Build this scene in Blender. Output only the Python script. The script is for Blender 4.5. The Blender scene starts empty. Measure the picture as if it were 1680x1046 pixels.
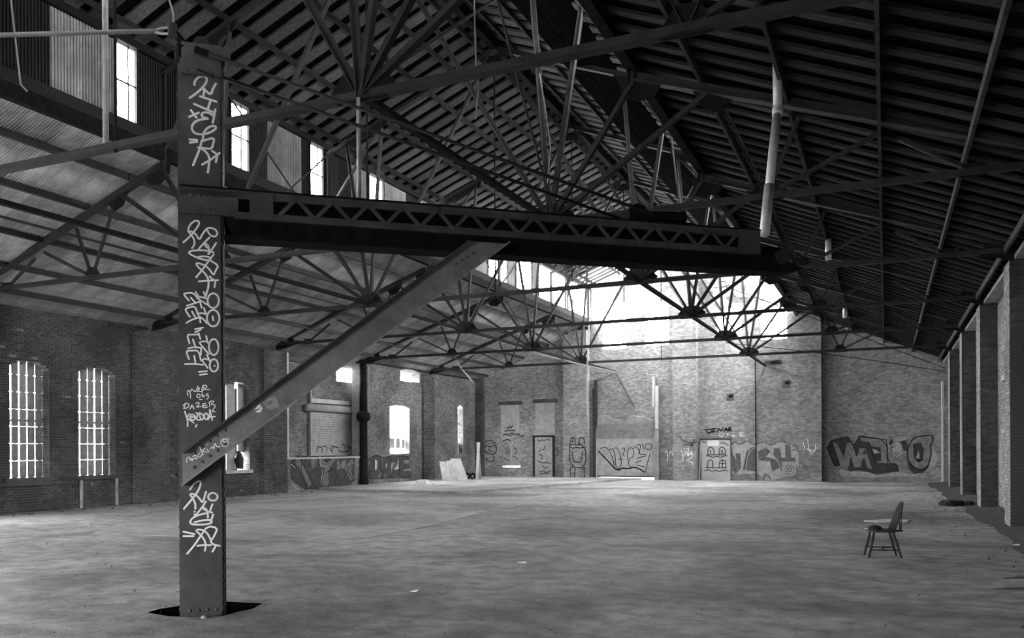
import bpy, bmesh, math, random
from mathutils import Vector, Matrix
random.seed(7)
sc = bpy.context.scene
COL = sc.collection
# ------------------------------------------------------------------ camera
CAM_F, CAM_YAW, CAM_Y0, CAM_ROLL, CAM_H = 1388.9, 0.4159, 734.95, 0.00475, 1.8
_s, _c = math.sin(CAM_YAW), math.cos(CAM_YAW)
FWD = Vector((-_s, _c, 0)); RGT = Vector((_c, _s, 0)); UP = Vector((0, 0, 1))
RC = RGT*math.cos(CAM_ROLL) - UP*math.sin(CAM_ROLL)
UC = RGT*math.sin(CAM_ROLL) + UP*math.cos(CAM_ROLL)
ORG = Vector((0, 0, CAM_H))
cam = bpy.data.cameras.new('camera'); camo = bpy.data.objects.new('camera', cam); COL.objects.link(camo)
cam.sensor_width = 36; cam.sensor_fit = 'HORIZONTAL'; cam.lens = CAM_F/1680*36
cam.shift_y = (CAM_Y0-523)/1680; cam.clip_end = 500
m = Matrix.Identity(4)
for i in range(3):
    m[i][0] = RC[i]; m[i][1] = UC[i]; m[i][2] = -FWD[i]; m[i][3] = ORG[i]
camo.matrix_world = m
sc.camera = camo
# ------------------------------------------------------------------ sky, exposure
w = bpy.data.worlds.new('overcast_sky'); sc.world = w; w.use_nodes = True
bg = w.node_tree.nodes['Background']; bg.inputs[0].default_value = (1, 1, 1, 1); bg.inputs[1].default_value = 14.0
sc.view_settings.view_transform = 'Standard'; sc.view_settings.look = 'None'
sc.view_settings.gamma = 1; sc.view_settings.use_curve_mapping = False
sc.view_settings.exposure = 1.72
sc.cycles.diffuse_bounces = 6; sc.cycles.max_bounces = 8; sc.cycles.use_denoising = True
sc.cycles.sample_clamp_indirect = 12.0
def portal(loc, normal, sx, sy):
    l = bpy.data.lights.new('window_daylight', 'AREA'); l.shape = 'RECTANGLE'; l.size = sx; l.size_y = sy
    l.cycles.is_portal = True
    o = bpy.data.objects.new('window_daylight', l); COL.objects.link(o)
    o.location = loc
    o.rotation_euler = Vector(normal).to_track_quat('-Z', 'Y').to_euler()
    return o

# ------------------------------------------------------------------ pixel helpers (photo pixel -> point on a real surface)
def ray(x, y): return FWD + RC*((x-840)/CAM_F) + UC*((CAM_Y0-y)/CAM_F)
def on_plane(x, y, p0, n):
    d = ray(x, y); t = (Vector(p0)-ORG).dot(Vector(n))/d.dot(Vector(n)); return ORG + d*t
def on_floor(x, y, z=0.0): return on_plane(x, y, (0, 0, z), (0, 0, 1))
def at_depth(x, y, d): return ORG + ray(x, y)*d
def bay(i): return 21.485 + 6.382*i
# building constants
XL, XR, XRP, YB, CX = -23.03, 2.95, 2.5, 46.86, -9.98
YF = -4.0
MO = 5.75                                   # half width of the monitor
def zlow(o): return 11.45 - 0.412*o
def zmon(o): return 13.42 - 0.38*o

# ------------------------------------------------------------------ mesh helpers
class MB:
    def __init__(s): s.v = []; s.f = []
    def quadbox(s, p, a, b, c):
        """box from corner p with edge vectors a,b,c"""
        p, a, b, c = Vector(p), Vector(a), Vector(b), Vector(c)
        n = len(s.v)
        for k in range(8):
            q = p + (a if k & 1 else Vector()) + (b if k & 2 else Vector()) + (c if k & 4 else Vector())
            s.v.append(tuple(q))
        fs = [(0, 2, 3, 1), (4, 5, 7, 6), (0, 1, 5, 4), (2, 6, 7, 3), (0, 4, 6, 2), (1, 3, 7, 5)]
        if a.cross(b).dot(c) < 0: fs = [f[::-1] for f in fs]
        s.f += [tuple(n+i for i in f) for f in fs]
        return s
    def box(s, x0, x1, y0, y1, z0, z1):
        return s.quadbox((x0, y0, z0), (x1-x0, 0, 0), (0, y1-y0, 0), (0, 0, z1-z0))
    def bar(s, p0, p1, wid, hei, upv=(0, 0, 1), off=(0, 0)):
        """rectangular bar; wid is along side, hei along upv-ish"""
        p0, p1 = Vector(p0), Vector(p1); d = (p1-p0); L = d.length; d /= L
        u = Vector(upv); side = d.cross(u)
        if side.length < 1e-4: side = d.cross(Vector((1, 0, 0)))
        side.normalize(); u = side.cross(d).normalized()
        o = p0 + side*(off[0]-wid/2) + u*(off[1]-hei/2)
        return s.quadbox(o, side*wid, d*L, u*hei)
    def angle(s, p0, p1, size, thk, upv=(0, 0, 1)):
        """T section of two angles back to back: flange below, web above"""
        s.bar(p0, p1, size, thk, upv, (0, -size*.35)); s.bar(p0, p1, thk*1.6, size*.7, upv, (0, 0.02)); return s
    def tube(s, pts, r, n=8, cap=True):
        pts = [Vector(p) for p in pts]; base = len(s.v); prev = None
        rr = r if isinstance(r, (list, tuple)) else [r]*len(pts)
        for i, p in enumerate(pts):
            d = (pts[min(i+1, len(pts)-1)] - pts[max(i-1, 0)]).normalized()
            if prev is None:
                a = d.cross(Vector((0, 0, 1)))
                if a.length < 1e-3: a = d.cross(Vector((1, 0, 0)))
            else: a = prev - d*prev.dot(d)
            a.normalize(); prev = a; b = d.cross(a)
            for k in range(n):
                t = 2*math.pi*k/n; s.v.append(tuple(p + (a*math.cos(t)+b*math.sin(t))*rr[i]))
        for i in range(len(pts)-1):
            for k in range(n):
                q = base+i*n
                s.f.append((q+k, q+(k+1) % n, q+n+(k+1) % n, q+n+k))
        if cap:
            s.f.append(tuple(base+k for k in range(n))[::-1]); e = base+(len(pts)-1)*n
            s.f.append(tuple(e+k for k in range(n)))
        return s
    def prism(s, poly, vec):
        """polygon (3D points) extruded by vec"""
        n = len(s.v); k = len(poly); vec = Vector(vec)
        for p in poly: s.v.append(tuple(p))
        for p in poly: s.v.append(tuple(Vector(p)+vec))
        s.f.append(tuple(range(n, n+k))); s.f.append(tuple(range(n+2*k-1, n+k-1, -1)))
        for i in range(k):
            j = (i+1) % k; s.f.append((n+i, n+k+i, n+k+j, n+j))
        return s
    def dome(s, p, nrm, r, hgt=.6, n=8):
        p = Vector(p); nrm = Vector(nrm).normalized()
        a = nrm.orthogonal().normalized(); b = nrm.cross(a); base = len(s.v)
        for (rad, up) in ((1, 0), (.75, .65)):
            for k in range(n):
                t = 2*math.pi*k/n; s.v.append(tuple(p+(a*math.cos(t)+b*math.sin(t))*r*rad+nrm*r*hgt*up))
        s.v.append(tuple(p+nrm*r*hgt))
        for k in range(n):
            k2 = (k+1) % n
            s.f.append((base+k, base+k2, base+n+k2, base+n+k)); s.f.append((base+n+k, base+n+k2, base+2*n))
        return s
    def mesh(s, name, mat, smooth=False):
        me = bpy.data.meshes.new(name); me.from_pydata(s.v, [], s.f); me.update()
        if mat: me.materials.append(mat)
        if smooth:
            me.polygons.foreach_set('use_smooth', [True]*len(me.polygons))
        return me
    def build(s, name, mat, parent=None, smooth=False, **kw):
        return link(name, s.mesh(name, mat, smooth), parent, **kw)
def link(name, me, parent=None, label=None, cat=None, group=None, kind=None, loc=None, rot=None):
    o = bpy.data.objects.new(name, me); COL.objects.link(o)
    if parent is not None: o.parent = parent
    if loc is not None: o.location = loc
    if rot is not None: o.rotation_euler = rot
    if label: o['label'] = label
    if cat: o['category'] = cat
    if group: o['group'] = group
    if kind: o['kind'] = kind
    return o
def empty(name, label, cat, loc=(0, 0, 0), group=None, kind=None):
    return link(name, None, None, label, cat, group, kind, loc)

# ------------------------------------------------------------------ materials (all greys: the place is seen in black and white)
def mat(name, g, var=.35, scale=3.0, rough=.8, metal=0.0, bump=0.0, bscale=40, island=0.0, stain=0.0, stain_scale=.25, stretch=None, objrand=0.0, spec=.15):
    m = bpy.data.materials.new(name); m.use_nodes = True; nt = m.node_tree; N = nt.nodes; Lk = nt.links
    b = N['Principled BSDF']; b.inputs['Roughness'].default_value = rough; b.inputs['Metallic'].default_value = metal
    b.inputs['Specular IOR Level'].default_value = spec
    tc = N.new('ShaderNodeTexCoord'); co = tc.outputs['Object']
    if stretch:
        mp = N.new('ShaderNodeMapping'); mp.inputs['Scale'].default_value = stretch; Lk.new(co, mp.inputs[0]); co = mp.outputs[0]
    nz = N.new('ShaderNodeTexNoise'); nz.inputs['Scale'].default_value = scale; nz.inputs['Detail'].default_value = 8; nz.inputs['Roughness'].default_value = .65
    Lk.new(co, nz.inputs['Vector'])
    mr = N.new('ShaderNodeMapRange'); mr.inputs[1].default_value = .33; mr.inputs[2].default_value = .67
    mr.inputs[3].default_value = g*(1-var); mr.inputs[4].default_value = g*(1+var); Lk.new(nz.outputs[0], mr.inputs[0])
    val = mr.outputs[0]
    def mul(val, src, lo, hi, a=0.0, bb=1.0):
        r = N.new('ShaderNodeMapRange'); r.inputs[1].default_value = a; r.inputs[2].default_value = bb
        r.inputs[3].default_value = lo; r.inputs[4].default_value = hi; Lk.new(src, r.inputs[0])
        k = N.new('ShaderNodeMath'); k.operation = 'MULTIPLY'; Lk.new(val, k.inputs[0]); Lk.new(r.outputs[0], k.inputs[1]); return k.outputs[0]
    if island:
        ge = N.new('ShaderNodeNewGeometry'); val = mul(val, ge.outputs['Random Per Island'], 1-island, 1+island)
    if objrand:
        oi = N.new('ShaderNodeObjectInfo'); val = mul(val, oi.outputs['Random'], 1-objrand, 1+objrand)
    if stain:
        n2 = N.new('ShaderNodeTexNoise'); n2.inputs['Scale'].default_value = stain_scale; n2.inputs['Detail'].default_value = 6; n2.inputs['Roughness'].default_value = .6
        n2.inputs['Distortion'].default_value = .6
        Lk.new(co, n2.inputs['Vector']); val = mul(val, n2.outputs[0], 1-stain, 1+stain*.6, .38, .60)
    cb = N.new('ShaderNodeCombineColor')
    for i in range(3): Lk.new(val, cb.inputs[i])
    Lk.new(cb.outputs[0], b.inputs['Base Color'])
    if bump:
        nb = N.new('ShaderNodeTexNoise'); nb.inputs['Scale'].default_value = bscale; nb.inputs['Detail'].default_value = 5
        Lk.new(tc.outputs['Object'], nb.inputs['Vector'])
        bp = N.new('ShaderNodeBump'); bp.inputs['Strength'].default_value = bump; bp.inputs['Distance'].default_value = .02
        Lk.new(nb.outputs[0], bp.inputs['Height']); Lk.new(bp.outputs[0], b.inputs['Normal'])
    return m
M = {}
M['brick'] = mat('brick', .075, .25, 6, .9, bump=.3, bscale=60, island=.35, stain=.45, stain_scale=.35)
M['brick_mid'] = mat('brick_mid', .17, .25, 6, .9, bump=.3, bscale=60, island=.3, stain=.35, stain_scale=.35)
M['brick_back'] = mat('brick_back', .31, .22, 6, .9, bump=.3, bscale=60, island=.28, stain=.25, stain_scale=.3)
M['mortar'] = mat('mortar', .22, .2, 5, .95, stain=.4, stain_scale=.35)
M['mortar_dark'] = mat('mortar_dark', .10, .2, 5, .95)
M['concrete'] = mat('concrete', .265, .45, 3.2, .78, spec=.3, bump=.45, bscale=12, stain=.5, stain_scale=.26, stretch=(.8, .9, 1))
M['concrete_patch'] = mat('concrete_patch', .34, .25, 2.5, .8, bump=.2, bscale=9, stain=.3, stain_scale=.3)
M['dirt'] = mat('dirt', .09, .5, 6, 1, bump=.6, bscale=30)
M['stone'] = mat('stone', .42, .2, 5, .85)
M['steel'] = mat('steel', .030, .3, 4, .7, bump=.1, bscale=50, spec=.2)
M['steel_dark'] = mat('steel_dark', .014, .4, 5, .85, spec=.05)
M['brace_paint'] = mat('brace_paint', .17, .25, 5, .5, bump=.1, bscale=45, stain=.2, stain_scale=1.2, spec=.4)
M['crane_paint'] = mat('crane_paint', .056, .28, 5, .5, bump=.12, bscale=45, stain=.3, stain_scale=1.2, spec=.4)
M['lit_edge'] = mat('lit_edge', .22, .3, 9, .5)  # pale colour stands for light caught along the brace's lower flange
M['crane_dark'] = mat('crane_dark', .010, .5, 6, .9, spec=.05)
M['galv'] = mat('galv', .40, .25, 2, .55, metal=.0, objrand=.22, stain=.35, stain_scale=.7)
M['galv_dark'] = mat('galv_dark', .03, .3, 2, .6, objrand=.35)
M['pipe'] = mat('pipe', .62, .15, 6, .35, metal=.25, spec=.5)
M['pipe_dull'] = mat('pipe_dull', .35, .2, 6, .5, metal=.3)
M['timber'] = mat('timber', .026, .4, 3, .85, objrand=.4, stretch=(.6, 8, 8))
M['timber_roof'] = mat('timber_roof', .10, .4, 3, .85, objrand=.4, stretch=(.6, 8, 8))
M['purlin_wood'] = mat('purlin_wood', .055, .4, 3, .85, objrand=.3)
M['timber_mid'] = mat('timber_mid', .30, .3, 3, .85, objrand=.3)
M['timber_light'] = mat('timber_light', .55, .2, 3, .8)
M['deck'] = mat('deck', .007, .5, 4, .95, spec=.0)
M['board'] = mat('board', .30, .25, 5, .8, objrand=.15)
M['panel_light'] = mat('panel_light', .50, .12, 3, .8)
M['panel_mid'] = mat('panel_mid', .36, .2, 4, .8)
M['white'] = mat('white', .80, .06, 8, .7)
M['spray'] = mat('spray', .92, .08, 12, .6)
M['ink'] = mat('ink', .018, .3, 6, .7)
M['paint_dark'] = mat('paint_dark', .055, .35, 5, .8)
M['paint_mid'] = mat('paint_mid', .13, .35, 5, .8)
M['paint_grey'] = mat('paint_grey', .22, .3, 5, .8)
M['paint_light'] = mat('paint_light', .40, .25, 5, .8)
M['smiley_paint'] = mat('smiley_paint', .27, .3, 9, .8)
M['chair_wood'] = mat('chair_wood', .03, .3, 8, .5)
M['ground'] = mat('ground', .45, .2, 1, .9)
M['cable'] = mat('cable', .30, .1, 3, .6)
M['pebble'] = mat('pebble', .12, .5, 3, .9, island=.8)

# ------------------------------------------------------------------ paint strokes on a real surface
class Paint:
    """flat sprayed paint: strokes and filled shapes lying on the plane (p0, n), proud of it by off"""
    def __init__(s, p0, n, px=1.0): s.p0 = Vector(p0); s.n = Vector(n).normalized(); s.v = []; s.f = []; s.px = px
    def pt(s, x, y, off): return on_plane(x, y, s.p0+s.n*off, s.n)
    def stroke(s, pts, wpx, off, ox=0, oy=0, k=1.0, closed=False):
        P = [s.pt(ox+x/k, oy+y/k, off) for x, y in pts]
        if closed: P.append(P[0])
        # smooth by one round of corner cutting
        if len(P) > 2:
            Q = [P[0]]
            for i in range(len(P)-1):
                Q.append(P[i].lerp(P[i+1], .25)); Q.append(P[i].lerp(P[i+1], .75))
            Q.append(P[-1]); P = Q
        r = wpx*((P[0]-ORG).dot(FWD))/CAM_F/2
        for a, b in zip(P, P[1:]):
            d = b-a
            if d.length < 1e-5: continue
            e = s.n.cross(d).normalized()*r; n = len(s.v)
            s.v += [tuple(a-e), tuple(b-e), tuple(b+e), tuple(a+e)]; s.f.append((n, n+1, n+2, n+3))
        u = s.n.orthogonal().normalized(); vv = s.n.cross(u)
        for a in P:
            n = len(s.v)
            for q in range(8):
                t = q*math.pi/4; s.v.append(tuple(a+(u*math.cos(t)+vv*math.sin(t))*r))
            s.f.append(tuple(range(n, n+8)))
        return s
    def strokes(s, lst, wpx, off, ox, oy, k):
        for p in lst: s.stroke(p, wpx, off, ox, oy, k)
        return s
    def oval(s, cx, cy, rx, ry, wpx, off, ox, oy, k, a0=0, a1=360):
        n = 18; pts = [(cx+rx*math.cos(math.radians(a0+(a1-a0)*i/n)), cy+ry*math.sin(math.radians(a0+(a1-a0)*i/n))) for i in range(n+1)]
        return s.stroke(pts, wpx, off, ox, oy, k)
    def fill(s, pts, off, ox=0, oy=0, k=1.0):
        bm = bmesh.new(); vs = [bm.verts.new(s.pt(ox+x/k, oy+y/k, off)) for x, y in pts]
        es = [bm.edges.new((vs[i], vs[(i+1) % len(vs)])) for i in range(len(vs))]
        bmesh.ops.triangle_fill(bm, use_beauty=True, edges=es)
        n = len(s.v); bm.verts.index_update()
        for v in bm.verts: s.v.append(tuple(v.co))
        for f in bm.faces: s.f.append(tuple(n+v.index for v in f.verts))
        bm.free(); return s
    def build(s, name, m, parent, label=None):
        me = bpy.data.meshes.new(name); me.from_pydata(s.v, [], s.f); me.update(); me.materials.append(m)
        return link(name, me, parent, label)

# ------------------------------------------------------------------ brick walls
BL, BH, BG = .225, .0775, .011
def loops_solid(loops, v):
    xs = []
    for lp in loops:
        for i in range(len(lp)):
            (u0, v0), (u1, v1) = lp[i], lp[(i+1) % len(lp)]
            if (v0 <= v < v1) or (v1 <= v < v0): xs.append(u0+(u1-u0)*(v-v0)/(v1-v0))
    xs.sort(); return [(xs[i], xs[i+1]) for i in range(0, len(xs)-1, 2)]
def arch(u0, u1, v0, v1, rise=.18, n=6):
    pts = [(u0, v0), (u1, v0), (u1, v1-rise)]
    for i in range(1, n): t = i/n; pts.append((u1+(u0-u1)*t, v1-rise+rise*(1-(2*t-1)**2)))
    pts.append((u0, v1-rise)); return pts
def rect(u0, u1, v0, v1): return [(u0, v0), (u1, v0), (u1, v1), (u0, v1)]
def wall_body(name, O, U, Nn, loops, thick, m, parent=None, **kw):
    O, U, Nn = Vector(O), Vector(U), Vector(Nn); bm = bmesh.new(); fr = []
    P = lambda u, v, d: O+U*u+UP*v-Nn*d
    edges = []; lv = []
    for lp in loops:
        vs = [bm.verts.new(P(u, v, .012)) for u, v in lp]; lv.append(vs)
        edges += [bm.edges.new((vs[i], vs[(i+1) % len(vs)])) for i in range(len(vs))]
    bmesh.ops.triangle_fill(bm, use_beauty=True, edges=edges)
    front = list(bm.faces)
    mp = {}
    for vs in lv:
        for v in vs: mp[v] = bm.verts.new(v.co-Nn*(thick-.012))
    for f in front: bm.faces.new([mp[v] for v in reversed(f.verts)])
    for vs in lv:
        for i in range(len(vs)):
            a, b = vs[i], vs[(i+1) % len(vs)]; bm.faces.new((a, mp[a], mp[b], b))
    bmesh.ops.recalc_face_normals(bm, faces=bm.faces)
    me = bpy.data.meshes.new(name); bm.to_mesh(me); bm.free(); me.materials.append(m)
    return link(name, me, parent, **kw)
def bricks(O, U, Nn, loops, v0, v1, rng, jitter=.006, drop=0.0):
    """list of (u, v, w, h, proud)"""
    out = []; k = int(round((v0)/BH)); v = k*BH
    while v < v1-.02:
        for a, b in loops_solid(loops, v+BH*.5):
            if b-a < .03: continue
            start = math.floor(a/BL)*BL + (BL/2 if k % 2 else 0) - BL
            hdr = (k % 6 == 3); L = BL/2 if hdr else BL
            u = start
            while u < b:
                u0, u1 = max(u, a), min(u+L, b)
                if u1-u0 > .03 and rng.random() >= drop: out.append((u0+BG/2, v+BG/2, u1-u0-BG, BH-BG, rng.uniform(0, jitter)))
                u += L
        v += BH; k += 1
    return out
def brick_geo(mb, O, U, Nn, lst):
    O, U, Nn = Vector(O), Vector(U), Vector(Nn)
    flip = U.cross(UP).dot(Nn) < 0
    for (u, v, wd, h, pr) in lst:
        n = len(mb.v); b = O+U*u+UP*v-Nn*.013; t = Nn*(.013+pr)
        for q in (b, b+U*wd, b+U*wd+UP*h, b+UP*h): mb.v.append(tuple(q))
        for q in (b, b+U*wd, b+U*wd+UP*h, b+UP*h): mb.v.append(tuple(q+t))
        fs = [(4, 5, 6, 7), (0, 1, 5, 4), (1, 2, 6, 5), (2, 3, 7, 6), (3, 0, 4, 7)]
        if flip: fs = [f[::-1] for f in fs]
        mb.f += [tuple(n+i for i in f) for f in fs]
def brick_face(O, U, Nn, loops, v0, v1, m, parent, rng, single=0, name='brickwork', key=None, drop=0.0):
    lst = bricks(O, U, Nn, loops, v0, v1, rng, drop=drop)
    if single:
        lst.sort(key=key); first, lst = lst[:single], lst[single:]
        O2, U2, N2 = Vector(O), Vector(U), Vector(Nn)
        shared = {}
        for (u, v, wd, h, pr) in first:
            kk = round(wd, 2)
            if kk not in shared:
                q = MB(); brick_geo(q, (0, 0, 0), U, Nn, [(0, 0, wd, h, .003)]); shared[kk] = q.mesh('brick', m)
            link('brick', shared[kk], parent, loc=O2+U2*u+UP*v+N2*(pr-.003))
    mb = MB(); brick_geo(mb, O, U, Nn, lst)
    if mb.v: mb.build(name, m, parent, kind='stuff')

# =================================================================== FLOOR
def poly_obj(name, loops, z, m, thick=0.0, parent=None, **kw):
    bm = bmesh.new(); E = []; lv = []
    for lp in loops:
        vs = [bm.verts.new((x, y, z)) for x, y in lp]; lv.append(vs)
        E += [bm.edges.new((vs[i], vs[(i+1) % len(vs)])) for i in range(len(vs))]
    bmesh.ops.triangle_fill(bm, use_beauty=True, edges=E)
    for f in bm.faces:
        f.normal_update()
        if f.normal.z < 0: f.normal_flip()
    if thick:
        for vs in lv:
            lo = [bm.verts.new(v.co-Vector((0, 0, thick))) for v in vs]
            for i in range(len(vs)):
                j = (i+1) % len(vs); bm.faces.new((vs[i], lo[i], lo[j], vs[j]))
    me = bpy.data.meshes.new(name); bm.to_mesh(me); bm.free(); me.materials.append(m)
    return link(name, me, parent, **kw)
pit = [on_floor(x, y) for x, y in [(241, 1004), (262, 998), (300, 992), (372, 986), (431, 989), (415, 998), (390, 1003), (366, 1010), (300, 1011.5), (275, 1010)]]
pit = [(p.x, p.y) for p in pit]
floor = poly_obj('floor', [[(XL-.4, YF), (XR+.4, YF), (XR+.4, YB+.4), (XL-.4, YB+.4)], pit], 0, M['concrete'], 0, kind='structure')
pc = (sum(p[0] for p in pit)/len(pit), sum(p[1] for p in pit)/len(pit))
lin = MB(); lin.v = [(x, y, z) for z in (-.001, -.3) for x, y in pit]; _n = len(pit)
lin.f = [(i, (i+1) % _n, _n+(i+1) % _n, _n+i) for i in range(_n)]
lin.build('pit_lining', M['deck'], floor)
poly_obj('pit_bottom', [[(pc[0]-1, pc[1]-1), (pc[0]+1, pc[1]-1), (pc[0]+1, pc[1]+1), (pc[0]-1, pc[1]+1)]], -.28, M['deck'], parent=floor)
slab = [(XL, 30.9), (-22.25, 30.6), (-18.5, 30.1), (-15.3, 29.84), (-14.56, 34.27), (-13.4, 43.06), (-12.6, YB), (XL, YB)]
poly_obj('raised_slab', [slab], .10, M['concrete_patch'], .1, parent=floor)
pp = [on_floor(x, y) for x, y in [(150, 875), (360, 882), (575, 887), (700, 864), (800, 838), (700, 822), (560, 812), (430, 820), (250, 842)]]
poly_obj('concrete_patch', [[(p.x, p.y) for p in pp]], .007, M['concrete_patch'], .007, parent=floor)
MB().box(-90, 60, -60, 120, -.9, -.62).build('ground', M['ground'], kind='structure')

# =================================================================== LEFT WALL  (u = Y, v = Z, normal +X)
rngL = random.Random(3)
def left_windows():
    out = []
    for i in range(-4, 1):
        c = (bay(i)+bay(i+1))/2
        out += [(c-1.88, c-.62), (c+.40, c+1.78)]
    return out
LW = left_windows()
T1, T2, T3 = bay(1), bay(2), bay(3)
TOPL = 6.0
holesL = [arch(a, b, 1.0, 4.45, .2) for a, b in LW if a > YF+.3]
open12 = rect(T1+.75, T2-.05, 1.38, TOPL-.03)
win23 = arch(36.85, 38.75, 1.55, 4.05, .1)
gap23 = arch(37.85, 39.85, 5.35, TOPL-.02, .1)
win34 = arch(44.25, 44.95, 1.5, 4.35, .12)
outL = [(YF, 0), (YB, 0), (YB, TOPL), (YF, TOPL)]
loopsL = [outL]+holesL+[open12, win23, gap23, win34]
wall_left = wall_body('wall_left', (XL, 0, 0), (0, 1, 0), (1, 0, 0), loopsL, .5, M['mortar'], kind='structure')
YS = T1+.75
visL = [[(8.0, 0), (YS, 0), (YS, TOPL), (8.0, TOPL)]]+[h for h in holesL if h[0][0] > 8]
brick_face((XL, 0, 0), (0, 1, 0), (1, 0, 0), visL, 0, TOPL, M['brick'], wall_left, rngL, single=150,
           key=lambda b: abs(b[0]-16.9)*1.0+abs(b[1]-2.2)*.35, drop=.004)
visL2 = [[(YS, 0), (YB, 0), (YB, TOPL), (YS, TOPL)], open12, win23, gap23, win34]
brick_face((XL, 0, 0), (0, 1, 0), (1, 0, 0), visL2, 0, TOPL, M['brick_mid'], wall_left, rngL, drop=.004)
# reveals on the far jamb of the open windows (toothed brick ends)
for a, b in LW:
    if a > 15:
        brick_face((XL, b, 0), (-1, 0, 0), (0, -1, 0), [rect(.02, .46, 1.02, 4.2)], 1.02, 4.2, M['brick'], wall_left, rngL, name='jamb_brickwork')
brick_face((XL, 44.95, 0), (-1, 0, 0), (0, -1, 0), [rect(.02, .46, 1.52, 4.2)], 1.52, 4.2, M['brick'], wall_left, rngL, name='jamb_brickwork')
# pilasters
for i in (-1, 0, 1, 3):
    y = bay(i); hw = .72 if i != 3 else .6; pr = .14
    pb = MB().box(XL-.01, XL+pr-.012, y-hw, y+hw, 0, TOPL-.12)
    p = pb.build('pilaster', M['mortar'], wall_left)
    brick_face((XL+pr, y-hw, 0), (0, 1, 0), (1, 0, 0), [rect(0, 2*hw, 0, TOPL-.12)], 0, TOPL-.12, M['brick'], p, rngL)
    brick_face((XL+pr, y-hw, 0), (-1, 0, 0), (0, -1, 0), [rect(0, pr, 0, TOPL-.12)], 0, TOPL-.12, M['brick'], p, rngL)
# sills, cornice plate
for a, b in LW:
    if a > 14:
        MB().box(XL-.3, XL+.07, a-.15, b+.12, .88, 1.0).build('window_sill', M['stone'] if a > 24 else M['brick'], wall_left)
MB().box(XL-.2, XL+.1, YF, T1+.75, TOPL, TOPL+.07).build('wall_plate', M['timber_mid'], wall_left)
for k in range(24):
    y = 14.2+k*1.0
    if y > T1: break
    MB().bar((XL+.02, y, 6.08), (XL+.62, y+random.uniform(-.05, .05), 6.30), .14, .05).build('rafter_tail', M['timber_light'] if k % 2 else M['timber_mid'], wall_left)
MB().box(XL-.15, XL+.12, T2+.3, YB, TOPL-.02, TOPL+.1).build('wall_plate', M['timber'], wall_left)
# bricked-up doorway below the second window
a, b = LW[[i for i, q in enumerate(LW) if q[0] > 18][0]]
MB().box(XL, XL+.05, a+.03, a+.11, 0, .88).build('door_jamb', M['timber_mid'], wall_left)
MB().box(XL, XL+.05, b-.02, b+.06, 0, .88).build('door_jamb', M['timber_mid'], wall_left)
MB().box(XL, XL+.06, 14, 18.6, .78, .88).build('string_course', M['brick'], wall_left)

# boarded windows: upright boards with slits of daylight
nwin = 0
for a, b in LW:
    if not (15 < a < 22): continue
    nwin += 1
    wobj = empty('window_%d' % nwin, 'tall arched window %s, closed with upright boards and slits of light' % ('at the left edge of the photograph' if nwin == 1 else 'above the bricked-up doorway in the left brick wall'), 'window', (XL-.3, (a+b)/2, 1.0), kind='structure')
    n = 5; wd = (b-a)/n
    for k in range(n):
        g = .017; y0 = a-(a+b)/2+k*wd+g; y1 = y0+wd-2*g+.012*random.uniform(-1, 1)
        mb = MB(); z = 0.0
        while z < 3.40:
            h = min(.50, 3.47-z)
            mb.box(-.015, .015, y0, y1, z+.010, z+h-.003)
            mb.box(-.012, .012, y0+.032, y1-.032, z-.006, z+.018); z += .505
        mb.build('window_board', M['board'], wobj)
    MB().box(.02, .05, a-(a+b)/2, b-(a+b)/2, 1.65, 1.72).build('cross_rail', M['board'], wobj)
# partly boarded window nearer the crane post
for a, b in LW:
    if 22 < a < 27:
        nwin += 1
        wobj = empty('window_%d' % nwin, 'arched window %s, loose boards leaning in the bright opening' % ('mostly hidden behind the crane post' if nwin == 3 else 'just right of the crane post'), 'window', (XL-.3, (a+b)/2, 1.0), kind='structure')
        hw = (b-a)/2
        MB().box(-.02, .02, -hw-.05, -hw+.36, 0, 3.45).build('window_board', M['panel_light'], wobj)
        MB().box(-.02, .02, -hw+.39, .16, 0, 3.45).build('window_board', M['panel_mid'], wobj)
        MB().box(-.02, .02, .34, hw+.03, .7, 3.45).build('window_board', M['panel_mid'], wobj)
        MB().box(-.03, .03, .2, .28, 0, 3.2).build('window_post', M['steel_dark'], wobj)
        MB().tube([(.1, .30, .05), (.1, .30, .45), (.1, .28, .75)], [.16, .18, .05], 8).build('motor_housing', M['steel'], wobj)
# window between the iron column and the next pilaster
wobj = empty('window_5', 'bright open window above the big painted DAZE letters', 'window', (XL-.3, 37.8, 1.55), kind='structure')
for y in (-.28, .28): MB().box(-.02, .02, y-.22, y+.18, .28, .8).build('window_board', M['panel_mid'], wobj)
MB().box(-.02, .02, .62, .9, .28, .75).build('window_board', M['panel_mid'], wobj)
MB().box(-.02, .02, -.92, -.70, .28, .75).build('window_board', M['panel_mid'], wobj)
wobj = empty('window_6', 'narrow bright window in the far left corner of the hall', 'window', (XL-.3, 44.6, 1.5), kind='structure')
MB().box(-.02, .02, -.35, .35, 1.75, 1.8).build('window_rail', M['steel_dark'], wobj)
MB().box(-.02, .02, -.35, .35, 0, .6).build('window_board', M['panel_mid'], wobj)

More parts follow.
